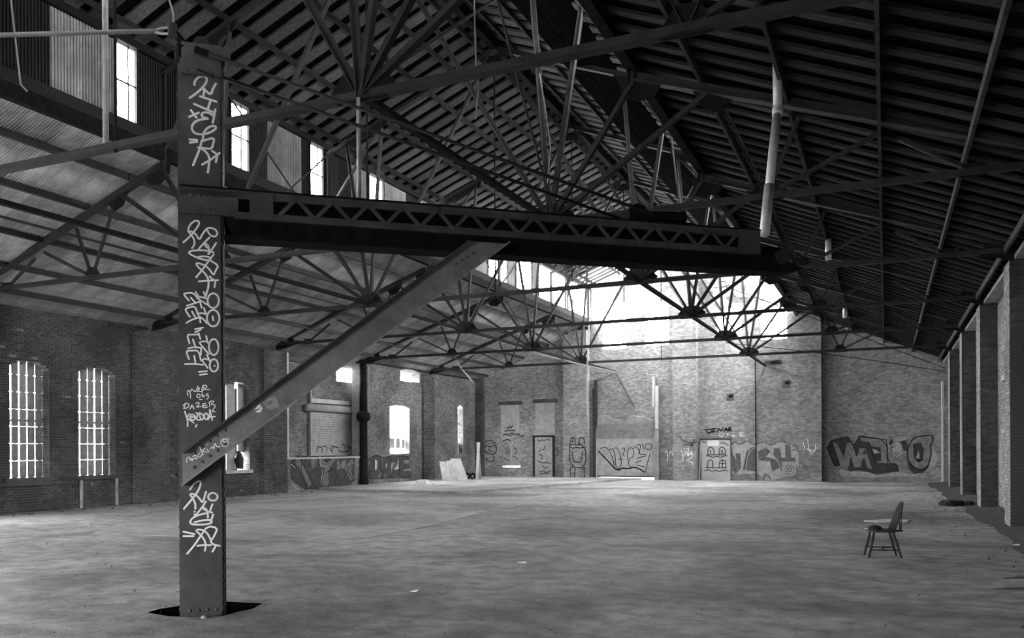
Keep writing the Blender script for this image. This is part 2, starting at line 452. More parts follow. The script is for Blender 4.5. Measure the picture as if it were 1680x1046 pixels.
# low painted wall and loading recess between the first two bays
XA = XL-.9
ann = MB()
ann.box(XA-.3, XL-.5, T1+.2, T1+.5, -.1, 6.3); ann.box(XA-.3, XL-.5, T2+1.3, T2+1.6, -.1, 6.3)
ann.box(XA-.3, XL, T1+.2, T2+1.6, 6.2, 6.3)
ann.build('wall_recess_sides', M['brick'], kind='structure')
rdoor = rect(T1+4.3-3.0, T1+4.3, .05, 3.75)
up_hole = arch(33.55, 35.25, 5.05, 6.15, .3)
bodyA = wall_body('wall_recess_back', (XA, 0, 0), (0, 1, 0), (1, 0, 0), [[(T1+.2, -.1), (T2+1.4, -.1), (T2+1.4, 6.2), (T1+.2, 6.2)], up_hole], .3, M['mortar'], kind='structure')
brick_face((XA, 0, 0), (0, 1, 0), (1, 0, 0), [rect(T1+.5, T2+1.3, 0, 6.2), up_hole], 0, 6.2, M['brick_mid'], bodyA, rngL)
def axl(px, X=XA): return on_plane(px, 700, (X, 0, 0), (1, 0, 0)).y
def azl(px, py, X=XA): return on_plane(px, py, (X, 0, 0), (1, 0, 0)).z
ya, yb = axl(512, XA+.15), axl(580, XA+.15)
zt = azl(545, 673, XA+.15)
rd = empty('roller_door', 'pale roller shutter door at the back of the loading recess', 'door', (XA+.05, (ya+yb)/2, 0))
for k in range(int((zt-.1)/.11)):
    MB().box(0, .05, -(yb-ya)/2, (yb-ya)/2, .1+k*.11, .1+k*.11+.100).build('door_slat', M['panel_mid'], rd)
MB().tube([(.16, -(yb-ya)/2-.5, zt+.08), (.16, (yb-ya)/2+.1, zt+.08)], .17, 12).build('roller_drum', M['panel_mid'], rd, True)
MB().box(.0, .1, -(yb-ya)/2, (yb-ya)/2-.3, zt+.3, zt+.5).build('lintel_board', M['panel_light'], rd)
MB().box(.0, .12, (yb-ya)/2+.02, (yb-ya)/2+.14, 0, zt+.1).build('guide_rail', M['panel_light'], rd)
MB().box(.0, .12, -(yb-ya)/2-.12, -(yb-ya)/2-.02, 0, zt+1.6).build('guide_rail', M['panel_mid'], rd)
MB().box(XL-.45, XL+.05, T1+.74, T2-.05, 1.38, 1.45).build('low_wall_coping', M['stone'], wall_left)
# pale strip, its colour standing for the bright gap at the first jamb
MB().box(XL-.28, XL-.2, T1+.95, T1+1.25, 1.45, 5.9).build('gap_light_strip', M['panel_light'], wall_left)

# iron column at the second bay
col = empty('iron_column', 'dark cast iron column with collar beside the painted low wall', 'column', (XL+.12, T2, .1))
MB().tube([(0, 0, 0), (0, 0, .25), (0, 0, .3), (0, 0, 3.05)], [.24, .24, .2, .19], 14).build('lower_shaft', M['steel_dark'], col, True)
MB().tube([(0, 0, 3.0), (0, 0, 3.1), (0, 0, 3.25), (0, 0, 3.4), (0, 0, 3.5)], [.2, .32, .34, .32, .2], 14).build('collar', M['steel_dark'], col, True)
MB().tube([(0, 0, 3.45), (0, 0, 5.85)], [.19, .17], 14).build('upper_shaft', M['steel_dark'], col, True)
MB().box(-.3, .3, -.3, .3, 5.8, 5.95).build('cap_plate', M['steel_dark'], col)
MB().tube([(.1, .3, 3.3), (.1, .3, 5.7)], .03, 6).build('conduit', M['pipe_dull'], col)

# =================================================================== RIGHT WALL (u = Y, normal -X)
rngR = random.Random(4)
TOPR = 5.95
holesR = []
RW = []
for i in range(0, 4):
    c = (bay(i)+bay(i+1))/2
    RW += [(c-1.75, c-.75), (c+.75, c+1.75)]
for a, b in RW: holesR.append(arch(a, b, .05, 4.5, .15))
outR = [(YF, 0), (YB, 0), (YB, TOPR), (YF, TOPR)]
wall_right = wall_body('wall_right', (XR, 0, 0), (0, 1, 0), (-1, 0, 0), [outR]+holesR, .5, M['mortar'], kind='structure')
visR = [[(10, 0), (YB, 0), (YB, TOPR), (10, TOPR)]]+[h for h in holesR if h[0][0] > 16]
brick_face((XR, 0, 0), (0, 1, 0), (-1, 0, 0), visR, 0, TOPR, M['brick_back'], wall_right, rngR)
for a, b in RW:
    if a < 14: continue
    c = (a+b)/2
    d = empty('boarded_window', 'dark boarded window %d in the right wall' % 0, 'window', (XR+.25, c, 0))
    ordn = ['nearest the camera', 'second from the camera', 'third from the camera', 'fourth from the camera', 'fourth from the back wall', 'third from the back wall', 'second from the back wall', 'nearest the back wall']
    d['label'] = 'tall dark boarded opening in the right wall, '+ordn[RW.index((a, b))]
    for k in range(3): MB().box(0, .04, -.5+k*.335, -.5+k*.335+.325, .05, 4.5).build('upright_board', M['deck'], d)
    MB().box(-.33, 0, -.56, .56, 3.55, 3.68).build('stone_rail', M['stone'], d)
    MB().box(-.33, 0, -.56, .56, 2.15, 2.25).build('stone_rail', M['stone'], d)
    MB().box(-.29, 0, -.56, .56, 4.36, 4.55).build('lintel', M['stone'], d)
for i in range(-1, 4):
    y = bay(i); dep = XR-XRP; wd = .95
    p = MB().box(XRP+.012, XR+.01, y+.012, y+wd, 0, 5.87).build('pilaster', M['mortar_dark'], wall_right)
    brick_face((XRP, y, 0), (1, 0, 0), (0, -1, 0), [rect(0, dep, 0, 5.87)], 0, 5.87, M['brick'], p, rngR, single=150 if i == 0 else 0, key=lambda b: abs(b[1]-2.0))  # camera-facing side in darker brick, its shade put into the colour
    brick_face((XRP, y, 0), (0, 1, 0), (-1, 0, 0), [rect(0, wd, 0, 5.87)], 0, 5.87, M['brick_back'], p, rngR)
for i in range(-2, 4):
    MB().box(XRP+.1, XR+.35, bay(i)+.95, bay(i+1), 5.9, 6.0).build('wall_plate', M['timber_mid'], wall_right)

# =================================================================== BACK WALL (u = X, normal -Y)
rngB = random.Random(5)
def gable(inset=0.0):
    pts = [(XL, 0), (XR, 0), (XR, zlow(XR-CX)-.02), (CX+MO, zlow(MO)-.02), (CX+MO, zmon(MO)-.02), (CX, zmon(0)-.02), (CX-MO, zmon(MO)-.02), (CX-MO, zlow(MO)-.02), (XL, zlow(CX-XL)-.02)]
    return pts
def bx(px, py=700): return on_plane(px, py, (0, YB, 0), (0, 1, 0)).x
def bz(px, py): return on_plane(px, py, (0, YB, 0), (0, 1, 0)).z
gw = []
for (x0, x1, y0, y1) in [(989, 1028, 490, 572), (1058, 1098, 492, 566), (1176, 1217, 503, 556), (1249, 1292, 499, 556)]:
    gw.append(arch(bx(x0), bx(x1), bz((x0+x1)/2, y1), bz((x0+x1)/2, y0), .35, 8))
slide = rect(bx(981.5), bx(1072.5), 0.0, 2.9)
backdoor = []
lowwin = rect(bx(824), bx(853), bz(838, 766), bz(838, 729))
wall_back = wall_body('wall_back', (0, YB, 0), (1, 0, 0), (0, -1, 0), [gable()]+gw+[slide, lowwin], .5, M['mortar'], kind='structure')
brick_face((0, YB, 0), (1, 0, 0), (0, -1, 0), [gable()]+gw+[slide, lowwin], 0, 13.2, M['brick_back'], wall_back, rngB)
for (x0, x1, top) in [(930, 968, 8.6), (1108, 1146, 13.0), (1312, 1349, 8.75)]:
    a, b, pr = bx(x0), bx(x1), .6
    p = MB().box(a, b, YB-pr+.012, YB+.01, 0, top).build('pilaster', M['mortar'], wall_back)
    brick_face((a, YB-pr, 0), (1, 0, 0), (0, -1, 0), [rect(0, b-a, 0, top)], 0, top, M['brick_back'], p, rngB)
    brick_face((b, YB-pr, 0), (0, 1, 0), (1, 0, 0), [rect(0, pr, 0, top)], 0, top, M['brick_back'], p, rngB)
p = MB().box(XL, XL+.5, YB-.3, YB+.01, 0, 6.0).build('pilaster', M['brick'], wall_back)
# blocked windows of the far left corner
for (x0, x1, y0, y1) in [(822, 853, 664, 716), (879, 911, 662, 716)]:
    MB().box(bx(x0), bx(x1), YB-.04, YB+.05, bz(840, y1), bz(840, y0)).build('window_infill_panel', M['panel_mid'], wall_back)
    MB().box(bx(x0)-.15, bx(x1)+.15, YB-.03, YB+.05, bz(840, y0), bz(840, y0)+.22).build('brick_lintel', M['brick'], wall_back)
# shuttered low window with light under it
lw = empty('window_shutters', 'pair of painted shutters with a strip of light below, left of the scribbled door', 'window', ((lowwin[0][0]+lowwin[1][0])/2, YB+.1, lowwin[0][1]))
hw = (lowwin[1][0]-lowwin[0][0])/2; hh = lowwin[2][1]-lowwin[0][1]
MB().box(-hw, -.02, 0, .05, .07, hh).build('shutter', M['panel_mid'], lw); MB().box(.02, hw, 0, .05, .07, hh).build('shutter', M['panel_mid'], lw)
MB().box(-.02, .02, -.03, .05, .05, hh).build('mullion', M['panel_light'], lw)
# scribbled door
x0, x1, zt2 = bx(878), bx(907), bz(892, 717)
dr = empty('steel_door', 'flat door covered in scribbled tags below a blocked window', 'door', ((x0+x1)/2, YB-.02, .1))
hw = (x1-x0)/2
MB().box(-hw, hw, -.05, .02, 0, zt2-.1).build('door_leaf', M['panel_mid'], dr)
MB().box(-hw-.12, -hw, -.08, .02, 0, zt2-.02).build('door_frame', M['timber'], dr); MB().box(hw, hw+.12, -.08, .02, 0, zt2-.02).build('door_frame', M['timber'], dr)
MB().box(-hw-.12, hw+.12, -.08, .02, zt2-.1, zt2+.02).build('door_frame', M['timber'], dr)
# painted house-front door
x0, x1, zt3 = bx(1151), bx(1198), bz(1175, 721)
hd = empty('painted_door', 'pale door painted with little arched windows, right of the tall pilaster', 'door', ((x0+x1)/2, YB-.02, 0))
hw = (x1-x0)/2
MB().box(-hw, hw, -.06, .02, 0, zt3).build('door_leaf', M['panel_light'], hd)
MB().box(-hw-.05, hw+.05, -.08, .02, zt3, zt3+.08).build('door_head', M['paint_dark'], hd)
MB().box(-hw+.35, hw-.6, -.065, .02, zt3-.33, zt3-.02).build('white_panel', M['white'], hd)
MB().bar((-hw-.12, -.1, 0), (-hw-.02, -.08, zt3-.1), .07, .05).build('leaning_jamb', M['timber_light'], hd)
# big sliding door
x0, x1 = slide[0][0], slide[1][0]; hw = (x1-x0)/2; zt4 = slide[2][1]
sd = empty('sliding_door', 'wide sheet metal door with buckled top and bubble letters, light showing under it', 'door', ((x0+x1)/2, YB-.05, 0))
tb = MB(); n = 10
zz = .12
tops = [.95, 1.0, 1.02, 1.05, 1.12, 1.10, 1.06, 1.04, 1.0, .98, 1.1]
for (za, zb, mm, nm, pr) in [(.12, 2.37, 'panel_mid', 'lower_sheet', 0), (2.35, 2.77, 'paint_grey', 'middle_sheet', .03), (2.75, 3.2, 'paint_grey', 'upper_sheet', .05)]:
    MB().box(-hw-.04, hw+.07, -.06-pr, -.03, za, zb).build(nm, M[mm], sd)
mb = MB(); N0 = 12
for k in range(N0):
    xa_, xb_ = -hw+.02+k*(2*hw-.05)/N0, -hw+.02+(k+1)*(2*hw-.05)/N0
    h0 = 3.42+.12*math.sin(k*.9)+.05*((k*7) % 3); h1 = 3.42+.12*math.sin((k+1)*.9)+.05*(((k+1)*7) % 3)
    mb.prism([(xa_, -.1, 3.12), (xb_, -.1, 3.12), (xb_, -.22-.03*((k+1) % 2), h1), (xa_, -.22-.03*(k % 2), h0)], (0, .03, .02))
mb.build('buckled_sheet', M['panel_mid'], sd)
MB().box(hw-.9, hw+.05, -.12, -.06, .33, .40).build('latch_bar', M['timber_mid'], sd)
MB().box(-hw+.02, hw+.1, -.1, -.06, .12, .2).build('bottom_rail', M['steel_dark'], sd)
for k, (px0, px1, y0_, y1_, mm) in enumerate([(974, 979, 637, 790, 'purlin_wood'), (977, 981, 624, 700, 'purlin_wood'), (1072, 1076, 618, 668, 'panel_light'), (1077, 1082, 633, 668, 'panel_light'), (1077, 1082, 668, 705, 'panel_light'), (1076, 1083, 703, 792, 'timber_mid')]):
    MB().box(bx(px0), bx(px1), YB-.2-.03*k, YB-.02, max(0, bz(px0, y1_)), bz(px0, y0_)).build('door_post', M[mm], sd).matrix_parent_inverse = Matrix.Translation(-sd.location)
# conduits and brackets on the wall
def wallbit(name, label, cat, px, py, wpx, hpx, m, dep=.12):
    p = on_plane(px, py, (0, YB, 0), (0, 1, 0)); s = 47*1.0/CAM_F
    o = empty(name, label, cat, (p.x, YB-.008, p.z-hpx*s/2))
    MB().box(-wpx*s/2, wpx*s/2, -.02, .0, 0, hpx*s).build('back_plate', m, o)
    MB().bar((-wpx*s*.1, -.02, hpx*s*.55), (wpx*s*.3, -dep, hpx*s*.7), .12, .1).build('bracket_arm', M['steel_dark'], o)
wallbit('wall_bracket', 'square iron bracket on the tall pilaster above the white scribbles', 'bracket', 1131, 629, 20, 10, M['paint_grey'])
wallbit('wall_bracket', 'small dark square bracket left of the thin conduit', 'bracket', 1198, 651, 12, 12, M['paint_mid'])
wallbit('wall_bracket', 'small dark bracket right of the thin conduit', 'bracket', 1290, 629, 12, 13, M['paint_mid'])
wallbit('wall_bracket', 'square iron bracket on the right-hand pilaster', 'bracket', 1329, 620, 20, 13, M['paint_grey'])
wallbit('wall_bracket', 'long flat iron shelf bracket below the gable windows', 'bracket', 1268, 594, 26, 6, M['paint_dark'])
MB().tube([(bx(1240), YB-.05, 0), (bx(1240), YB-.05, 7.0)], .028, 6).build('conduit', M['steel_dark'], label='thin dark conduit running up the back wall beside the painted door', cat='pipe')
MB().tube([(2.56, YB-.1, 0), (2.56, YB-.1, 5.0)], .06, 8).build('drain_pipe', M['panel_light'], label='pale upright drain pipe in the right back corner', cat='pipe')
p0 = on_plane(1008, 608, (0, YB-.3, 0), (0, 1, 0)); p1 = on_plane(1042, 668, (0, YB-.03, 0), (0, 1, 0))
MB().tube([p0, p1], .05, 6).build('tie_rod', M['paint_mid'], label='slanting rod above the sliding door', cat='rod')

# =================================================================== FRONT WALL (behind the camera) with unseen doorways added for front fill light
loopsF = [[(XL, 0), (XR, 0), (XR, zlow(XR-CX)-.02), (CX+MO, zlow(MO)-.02), (CX+MO, zmon(MO)-.02), (CX, zmon(0)-.02), (CX-MO, zmon(MO)-.02), (CX-MO, zlow(MO)-.02), (XL, zlow(CX-XL)-.02)],
          rect(-21, -17, .02, 4.2), rect(-8.9, -6.2, .02, 3.4)]
wall_body('wall_front', (0, YF, 0), (1, 0, 0), (0, 1, 0), loopsF, .5, M['brick'], kind='structure')

# =================================================================== ROOFS
def slope_pt(side, o, z): return (CX+side*o, z)
def deck(name, side, o0, o1, fn, lift, thick, y0, y1, m, parent=None, **kw):
    mb = MB(); a = Vector((CX+side*o0, y0, fn(o0)+lift)); b = Vector((CX+side*o1, y0, fn(o1)+lift))
    mb.quadbox(a, b-a, (0, y1-y0, 0), (0, 0, thick)); return mb.build(name, m, parent, **kw)
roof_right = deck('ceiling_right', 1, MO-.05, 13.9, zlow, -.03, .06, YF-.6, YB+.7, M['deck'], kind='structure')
YOPEN = 44.4  # deck stops here, leaving an added opening for toplight on the back wall
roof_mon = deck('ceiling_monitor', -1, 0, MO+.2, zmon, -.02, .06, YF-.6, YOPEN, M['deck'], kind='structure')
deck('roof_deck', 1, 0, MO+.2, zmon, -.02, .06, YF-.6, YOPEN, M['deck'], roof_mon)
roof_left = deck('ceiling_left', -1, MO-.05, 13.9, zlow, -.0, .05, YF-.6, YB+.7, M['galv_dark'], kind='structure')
# planks under the decks
def plank_mesh(side, o0, o1, fn, lift, wd, m):
    mb = MB(); a = Vector((CX+side*o0, -wd/2, fn(o0)+lift)); b = Vector((CX+side*o1, -wd/2, fn(o1)+lift))
    mb.quadbox(a, b-a, (0, wd, 0), (0, 0, .06)); return mb.mesh('roof_plank', M[m])
rngP = random.Random(11)
def planks(side, cuts, fn, lift, y0, y1, parent, wd, m):
    ms = [plank_mesh(side, cuts[i]+.01, cuts[i+1]-.01, fn, lift, wd, m) for i in range(len(cuts)-1)]
    y = y0
    while y < y1:
        for me in ms:
            link('roof_plank', me, parent, loc=(0, y+rngP.uniform(-.03, .03), rngP.uniform(-.012, .004)))
        y += .595
planks(1, [MO, 9.9, 13.6], zlow, -.16, 6.0, YB, roof_right, .20, 'timber')
planks(-1, [0.05, MO+.15], zmon, -.12, 6.0, YB, roof_mon, .33, 'timber_roof')
planks(1, [0.05, MO+.15], zmon, -.12, 6.0, YB, roof_mon, .33, 'timber_roof')
# purlins, one length per bay
BAYS = [(bay(i), min(bay(i+1), YB)) for i in range(-3, 4)]
def purlins(side, offs, fn, lift, parent, m, wd=.09, hg=.17, name='purlin'):
    for o in offs:
        for (ya_, yb_) in BAYS:
            MB().box(-wd/2, wd/2, .02, yb_-ya_-.02, -hg, 0).build(name, m, parent, loc=(CX+side*o, ya_, fn(o)+lift))
PO = [6.6, 7.75, 9.1, 10.45, 11.75]
purlins(1, [7.0, 8.45, 9.9, 11.2, 12.4], zlow, -.16, roof_right, M['purlin_wood'], .055, .16)
purlins(-1, [6.9, 8.3, 9.9, 11.2, 12.3], zlow, -.05, roof_left, M['steel'])
for s_ in (-1, 1): purlins(s_, [.45, 1.4, 2.35, 3.9, 5.3], zmon, -.12, roof_mon, M['timber'] if s_ < 0 else M['purlin_wood'], .06, .13)
MB().box(CX-.1, CX+.1, 5, YB, zmon(0)-.45, zmon(0)-.15).build('ridge_beam', M['steel_dark'], roof_mon)
# wide boarded duct below the right slope of the monitor
for k in range(3):
    a_ = CX+2.2+k*.42
    MB().box(a_, a_+.40, 5, YB, zmon(2.8)-.36, zmon(2.8)-.30).build('soffit_board', M['deck'], roof_mon)
# corrugated sheets of the left roof
def corrugated(L, wid, pitch, amp):
    """trapezoid-ribbed sheet, ribs running along x"""
    n = int(round(wid/pitch)); mb = MB(); p = wid/n; ys = []
    for i in range(n):
        for fr, z in ((0, -1), (.34, -1), (.47, 1), (.87, 1)): ys.append((p*(i+fr), z*amp))
    ys.append((wid, -amp))
    for y, z in ys: mb.v.append((0, y, z)); mb.v.append((L, y, z))
    for i in range(len(ys)-1): mb.f.append((2*i, 2*i+1, 2*i+3, 2*i+2))
    return mb
SL = math.hypot(1, .412); ang = math.atan(.412)
rngS = random.Random(21)
for (o0, o1, dz) in [(5.8, 10.0, -.015), (9.85, 13.8, -.03)]:
    me = corrugated((o1-o0)*SL, .86, .0717, .020).mesh('corrugated_sheet', M['galv'])
    y = 6.5; k = 0
    while y < YB:
        if not (o0 < 6 and False):
            link('corrugated_sheet', me, roof_left, loc=(CX-o1, y, zlow(o1)-.045+dz+.006*(k % 2)), rot=(0, -ang, rngS.uniform(-.004, .004)))
        y += .80; k += 1

# =================================================================== CLERESTORY WALLS of the monitor
ZB, ZT = 8.98, 11.12
def clerestory(side, wins, dark, name):
    X = CX+side*MO
    root = MB().box(X-.09, X+.09, YF, YB, ZB-.28, ZB+.02).build(name, M['steel_dark'], kind='structure')
    MB().box(X-.1, X+.1, YF, YB, ZT-.14, ZT+.1).build('header_beam', M['timber'], root)
    MB().box(X-.06, X+.06, YF, YB, ZB+.02, ZB+.30 if side < 0 else ZB+.3).build('sill_board', M['timber'], root)
    sheets = {}
    def sheet(y0, y1, m_):
        key = (round(y1-y0, 2), m_)
        if key not in sheets:
            c = corrugated(ZT-.12-(ZB+.28), y1-y0, .075, .016)
            c.v = [(z, y, x) for x, y, z in c.v]
            sheets[key] = c.mesh('siding_sheet', M[m_])
        link('siding_sheet', sheets[key], root, loc=(X-side*(-.02), y0, ZB+.28))
    y = YF; k = 0
    cuts = sorted(wins)+[(YB, YB)]
    for (a, b) in cuts:
        while y < a-.02:
            e = min(y+.75, a)
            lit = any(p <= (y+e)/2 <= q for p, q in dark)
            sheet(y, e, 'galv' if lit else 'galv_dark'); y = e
        if b > a:
            fr = MB(); fr.box(X-.04, X+.04, a, a+.05, ZB+.28, ZT-.12); fr.box(X-.04, X+.04, b-.05, b, ZB+.28, ZT-.12)
            f = fr.build('window_frame', M['timber'], root)
            mid = ZB+1.12
            MB().box(X-.015, X+.015, a, b, mid, mid+.03).build('muntin', M['steel_dark'], f)
            if b-a < 2.5: MB().box(X-.015, X+.015, (a+b)/2+.05, (a+b)/2+.07, ZB+.28, ZT-.12).build('muntin', M['steel_dark'], f)
        y = b
    return root
WL = [(2.0, 3.2), (7.6, 8.4), (13.72, 14.36), (17.35, 18.1), (20.7, 21.4), (23.85, 24.8), (27.2, 28.4), (30.4, 31.4), (33.1, 35.2), (36.1, 38.1), (38.9, 42.8), (43.2, 46.5)]
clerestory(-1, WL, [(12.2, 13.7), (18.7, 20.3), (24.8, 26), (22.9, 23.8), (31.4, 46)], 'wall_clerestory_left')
WR = [(2.0, 3.2), (8, 9), (14, 15), (18, 19), (22.5, 23.5), (27, 28.5), (30.5, 33), (33.4, 38), (38.3, 42.8), (43.0, 46.7)]  # unseen side, openings widened at the far end to let in more light
clerestory(1, WR, [], 'wall_clerestory_right')
# daylight portals at the openings
portal((CX-MO-.2, (YB+12)/2, (ZB+ZT)/2+.1), (1, 0, 0), 36, 1.9)
portal((CX+MO+.2, (YB+12)/2, (ZB+ZT)/2+.1), (-1, 0, 0), 36, 1.9)
portal((XL-.55, 8, 2.7), (1, 0, 0), 38, 3.6)
portal((XL-.55, 41, 3.7), (1, 0, 0), 12, 4.6)
portal(((gw[0][0][0]+gw[3][1][0])/2, YB+.55, 8.9), (0, -1, 0), 11, 3.2)
portal((-19, YF-.55, 2.1), (0, 1, 0), 4.2, 4.4)
portal((-7.4, YF-.55, 1.7), (0, 1, 0), 3.0, 3.6)
portal((CX, 45.7, zmon(0)+.3), (0, 0, -1), 12, 2.7)

# =================================================================== TRUSSES
def tc(o): return 10.98-.412*o
def tm(o): return 12.98-.38*o
ZC = 6.12
def make_truss():
    root = empty('roof_truss', '', 'truss', (CX, 0, 0))
    def member(name, p, q, size, thk=.02, m='steel'):
        MB().angle((p[0], 0, p[1]), (q[0], 0, q[1]), size, thk, (0, 0, 1) if abs(q[0]-p[0]) > .05 else (1, 0, 0)).build(name, M[m], root)
    lc = MB(); lc.box(-12.85, 12.85, -.075, .075, ZC-.06, ZC-.045); lc.box(-12.85, 12.85, -.03, .03, ZC-.045, ZC+.05); lc.build('lower_chord', M['steel'], root)
    for s in (-1, 1):
        member('top_chord', (s*12.8, ZC+.05), (s*5.85, tc(5.85)), .2, .025)
        member('monitor_post', (s*5.72, tc(5.85)-.1), (s*5.72, tm(5.7)), .14, .02)
        member('monitor_rafter', (s*5.8, tm(5.8)), (0, tm(0)), .16, .02)
        for (a, b) in [((4.13, ZC), (7.1, tc(7.1))), ((4.13, ZC), (5.8, tc(5.9))), ((4.13, ZC), (4.95, tm(4.95))), ((4.13, ZC), (3.7, tm(3.7))), ((4.13, ZC), (.1, tm(.1)))]:
            member('diagonal', (s*a[0], a[1]), (s*b[0], b[1]), .105, .016)
        for (a, b) in [((8.12, ZC), (9.87, tc(9.87))), ((8.12, ZC), (8.67, tc(8.67))), ((8.12, ZC), (7.3, tc(7.3))), ((11.25, ZC), (11.5, tc(11.5))), ((11.25, ZC), (10.2, tc(10.2)))]:
            member('diagonal', (s*a[0], a[1]), (s*b[0], b[1]), .07, .014)
        member('monitor_brace', (s*5.75, tc(5.75)+.3), (s*3.6, tm(3.6)), .09, .014)
        def gus(name, pts): MB().prism([(s*x, -.012, z) for x, z in pts], (0, .024, 0)).build(name, M['steel_dark'], root)
        gus('gusset_plate', [(3.80, ZC-.08), (4.50, ZC-.08), (4.62, ZC+.10), (4.36, ZC+.34), (3.92, ZC+.34), (3.70, ZC+.08)])
        gus('gusset_plate', [(7.85, ZC-.08), (8.40, ZC-.08), (8.36, ZC+.08), (8.26, ZC+.25), (8.0, ZC+.25), (7.88, ZC+.08)])
        gus('gusset_plate', [(11.05, ZC-.08), (11.45, ZC-.08), (11.40, ZC+.12), (11.1, ZC+.12)])
        gus('gusset_plate', [(5.5, tc(5.5)-.05), (6.3, tc(6.3)), (6.2, tc(6.2)-.25), (5.85, tc(5.85)-.45), (5.55, tc(5.55)-.35)])
        gus('gusset_plate', [(6.85, tc(6.85)), (7.55, tc(7.55)), (7.35, tc(7.35)-.28), (7.05, tc(7.05)-.3)])
        gus('gusset_plate', [(3.4, tm(3.4)), (5.1, tm(5.1)), (4.9, tm(4.9)-.25), (3.6, tm(3.6)-.25)])
        gus('bearing_shoe', [(12.9, ZC-.25), (12.9, ZC+.3), (12.1, ZC+.33), (11.9, ZC-.08), (12.5, ZC-.22)])
    MB().prism([(-.5, -.012, tm(.5)), (.5, -.012, tm(.5)), (.3, -.012, tm(0)-.45), (-.3, -.012, tm(0)-.45)], (0, .024, 0)).build('gusset_plate', M['steel_dark'], root)
    MB().tube([(0, 0, ZC-.1), (0, 0, tm(0)-.2)], .02, 6).build('hanger_rod', M['steel_dark'], root)
    return root
TL = {-2: 'steel roof truss nearest the camera, its chord crossing the top of the photograph',
      -1: 'second steel roof truss from the camera, chord passing behind the crane post',
      0: 'third steel roof truss from the camera, fans of diagonals above the slanting brace',
      1: 'third steel roof truss from the back wall, black gusset plates under the jib arm',
      2: 'second steel roof truss from the back wall',
      3: 'steel roof truss nearest the back wall, crossing in front of the brick gable'}
proto = make_truss()
for n_, i in enumerate(sorted(TL)):
    if n_ == 0: t = proto
    else:
        t = proto.copy(); COL.objects.link(t)
        for ch in proto.children:
            c_ = ch.copy(); COL.objects.link(c_); c_.parent = t
    t.location = (CX, bay(i), 0); t['label'] = TL[i]; t['group'] = 'roof trusses'
# longitudinal struts between the trusses
for s_, lab in ((1, 'long steel strut joining the trusses, crossing behind the jib arm'), (-1, 'long steel strut joining the trusses on the window side of the hall')):
    st = empty('roof_strut', lab, 'strut', (CX+s_*4.13, 0, ZC+.02), group='struts between trusses')
    for i in range(-2, 4):
        MB().angle((0, bay(i)+.05, 0), (0, min(bay(i+1), YB)-.05, 0), .11, .02).build('strut_length', M['steel_dark'], st)
MB().tube([(CX-9.2, 9, 7.35), (CX-9.2, 30, 7.35)], .035, 6).build('conduit_pipe', M['steel'], label='long thin pipe under the corrugated left roof', cat='pipe')
sway = [((1, -2, -1), 'steel sway rods between the two nearest trusses'), ((-1, -1, 0), 'steel sway rods in the monitor behind the crane post'), ((1, 0, 1), 'steel sway rods in the monitor above the jib arm'), ((-1, 1, 2), 'steel sway rods in the monitor near the bright clerestory windows')]
for (s_, i, j), lab in sway:
    sw = empty('sway_bracing', lab, 'rod', (CX+s_*4.2, 0, ZC), group='sway rods')
    MB().tube([(0, bay(i), .1), (s_*.6, bay(j), 5.2)], .022, 6).build('rod', M['steel'], sw)
    MB().tube([(s_*.6, bay(i), 5.2), (0, bay(j), .1)], .022, 6).build('rod', M['steel'], sw)

# =================================================================== JIB CRANE
P0 = Vector((-6.99, 6.95, 0)); th = math.radians(16.5)
CE = RGT*math.cos(th)+FWD*math.sin(th); CN = CE.cross(UP)            # along the arm, and towards the camera
def cpt(a, z, off=0.0): return P0+CE*a+UP*z+CN*off
crane = empty('jib_crane', 'tall riveted steel crane post with lattice jib arm and slanting brace, covered in white tags', 'crane', P0)
def cbox(mb, a0, a1, z0, z1, f0, f1): return mb.quadbox(cpt(a0, z0, f0), CE*(a1-a0), UP*(z1-z0), CN*(f1-f0))
INV = Matrix.Translation(-P0)
def cpart(mb, name, m, parent=None, smooth=False, label=None):
    o = mb.build(name, M[m], parent or crane, smooth, label=label); o.matrix_parent_inverse = INV if parent is None else Matrix.Identity(4); return o
PD = .42
post = cpart(cbox(MB(), .0, .415, -.25, 6.05, -.02, 0), 'front_plate', 'crane_paint')
cpart(cbox(MB(), .0, .415, -.25, 6.05, -PD, -PD+.02), 'rear_plate', 'crane_paint')
for a0 in (.02, .375):
    cpart(cbox(MB(), a0, a0+.02, -.25, 6.05, -PD+.02, -.02), 'side_plate', 'crane_dark')
for a0, a1 in ((.40, .44), (-.025, .015)):
    mb = cbox(MB(), a0, a1, -.2, 6.0, -.10, -.02); cbox(mb, a0, a1, -.2, 6.0, -PD, -PD+.08); cpart(mb, 'corner_angle', 'crane_paint')
headp = cpart(cbox(MB(), .02, .43, 5.875, 6.22, 0, .03), 'head_plate', 'crane_paint')
cpart(cbox(MB(), .0, .44, 6.05, 6.12, -PD, .02), 'cap_plate', 'crane_dark')
sl = MB(); sl.bar(cpt(.18, 5.93, .035), cpt(.36, 5.87, .035), .012, .055, CN); cpart(sl, 'rod_slot', 'ink')
# plates where the arm and brace join
rootp = cpart(cbox(MB(), -.01, .60, 4.36, 4.62, 0, .05), 'arm_root_plate', 'crane_paint')
splp = cpart(cbox(MB(), .72, .97, 4.34, 4.64, .05, .07), 'arm_splice_plate', 'crane_paint')
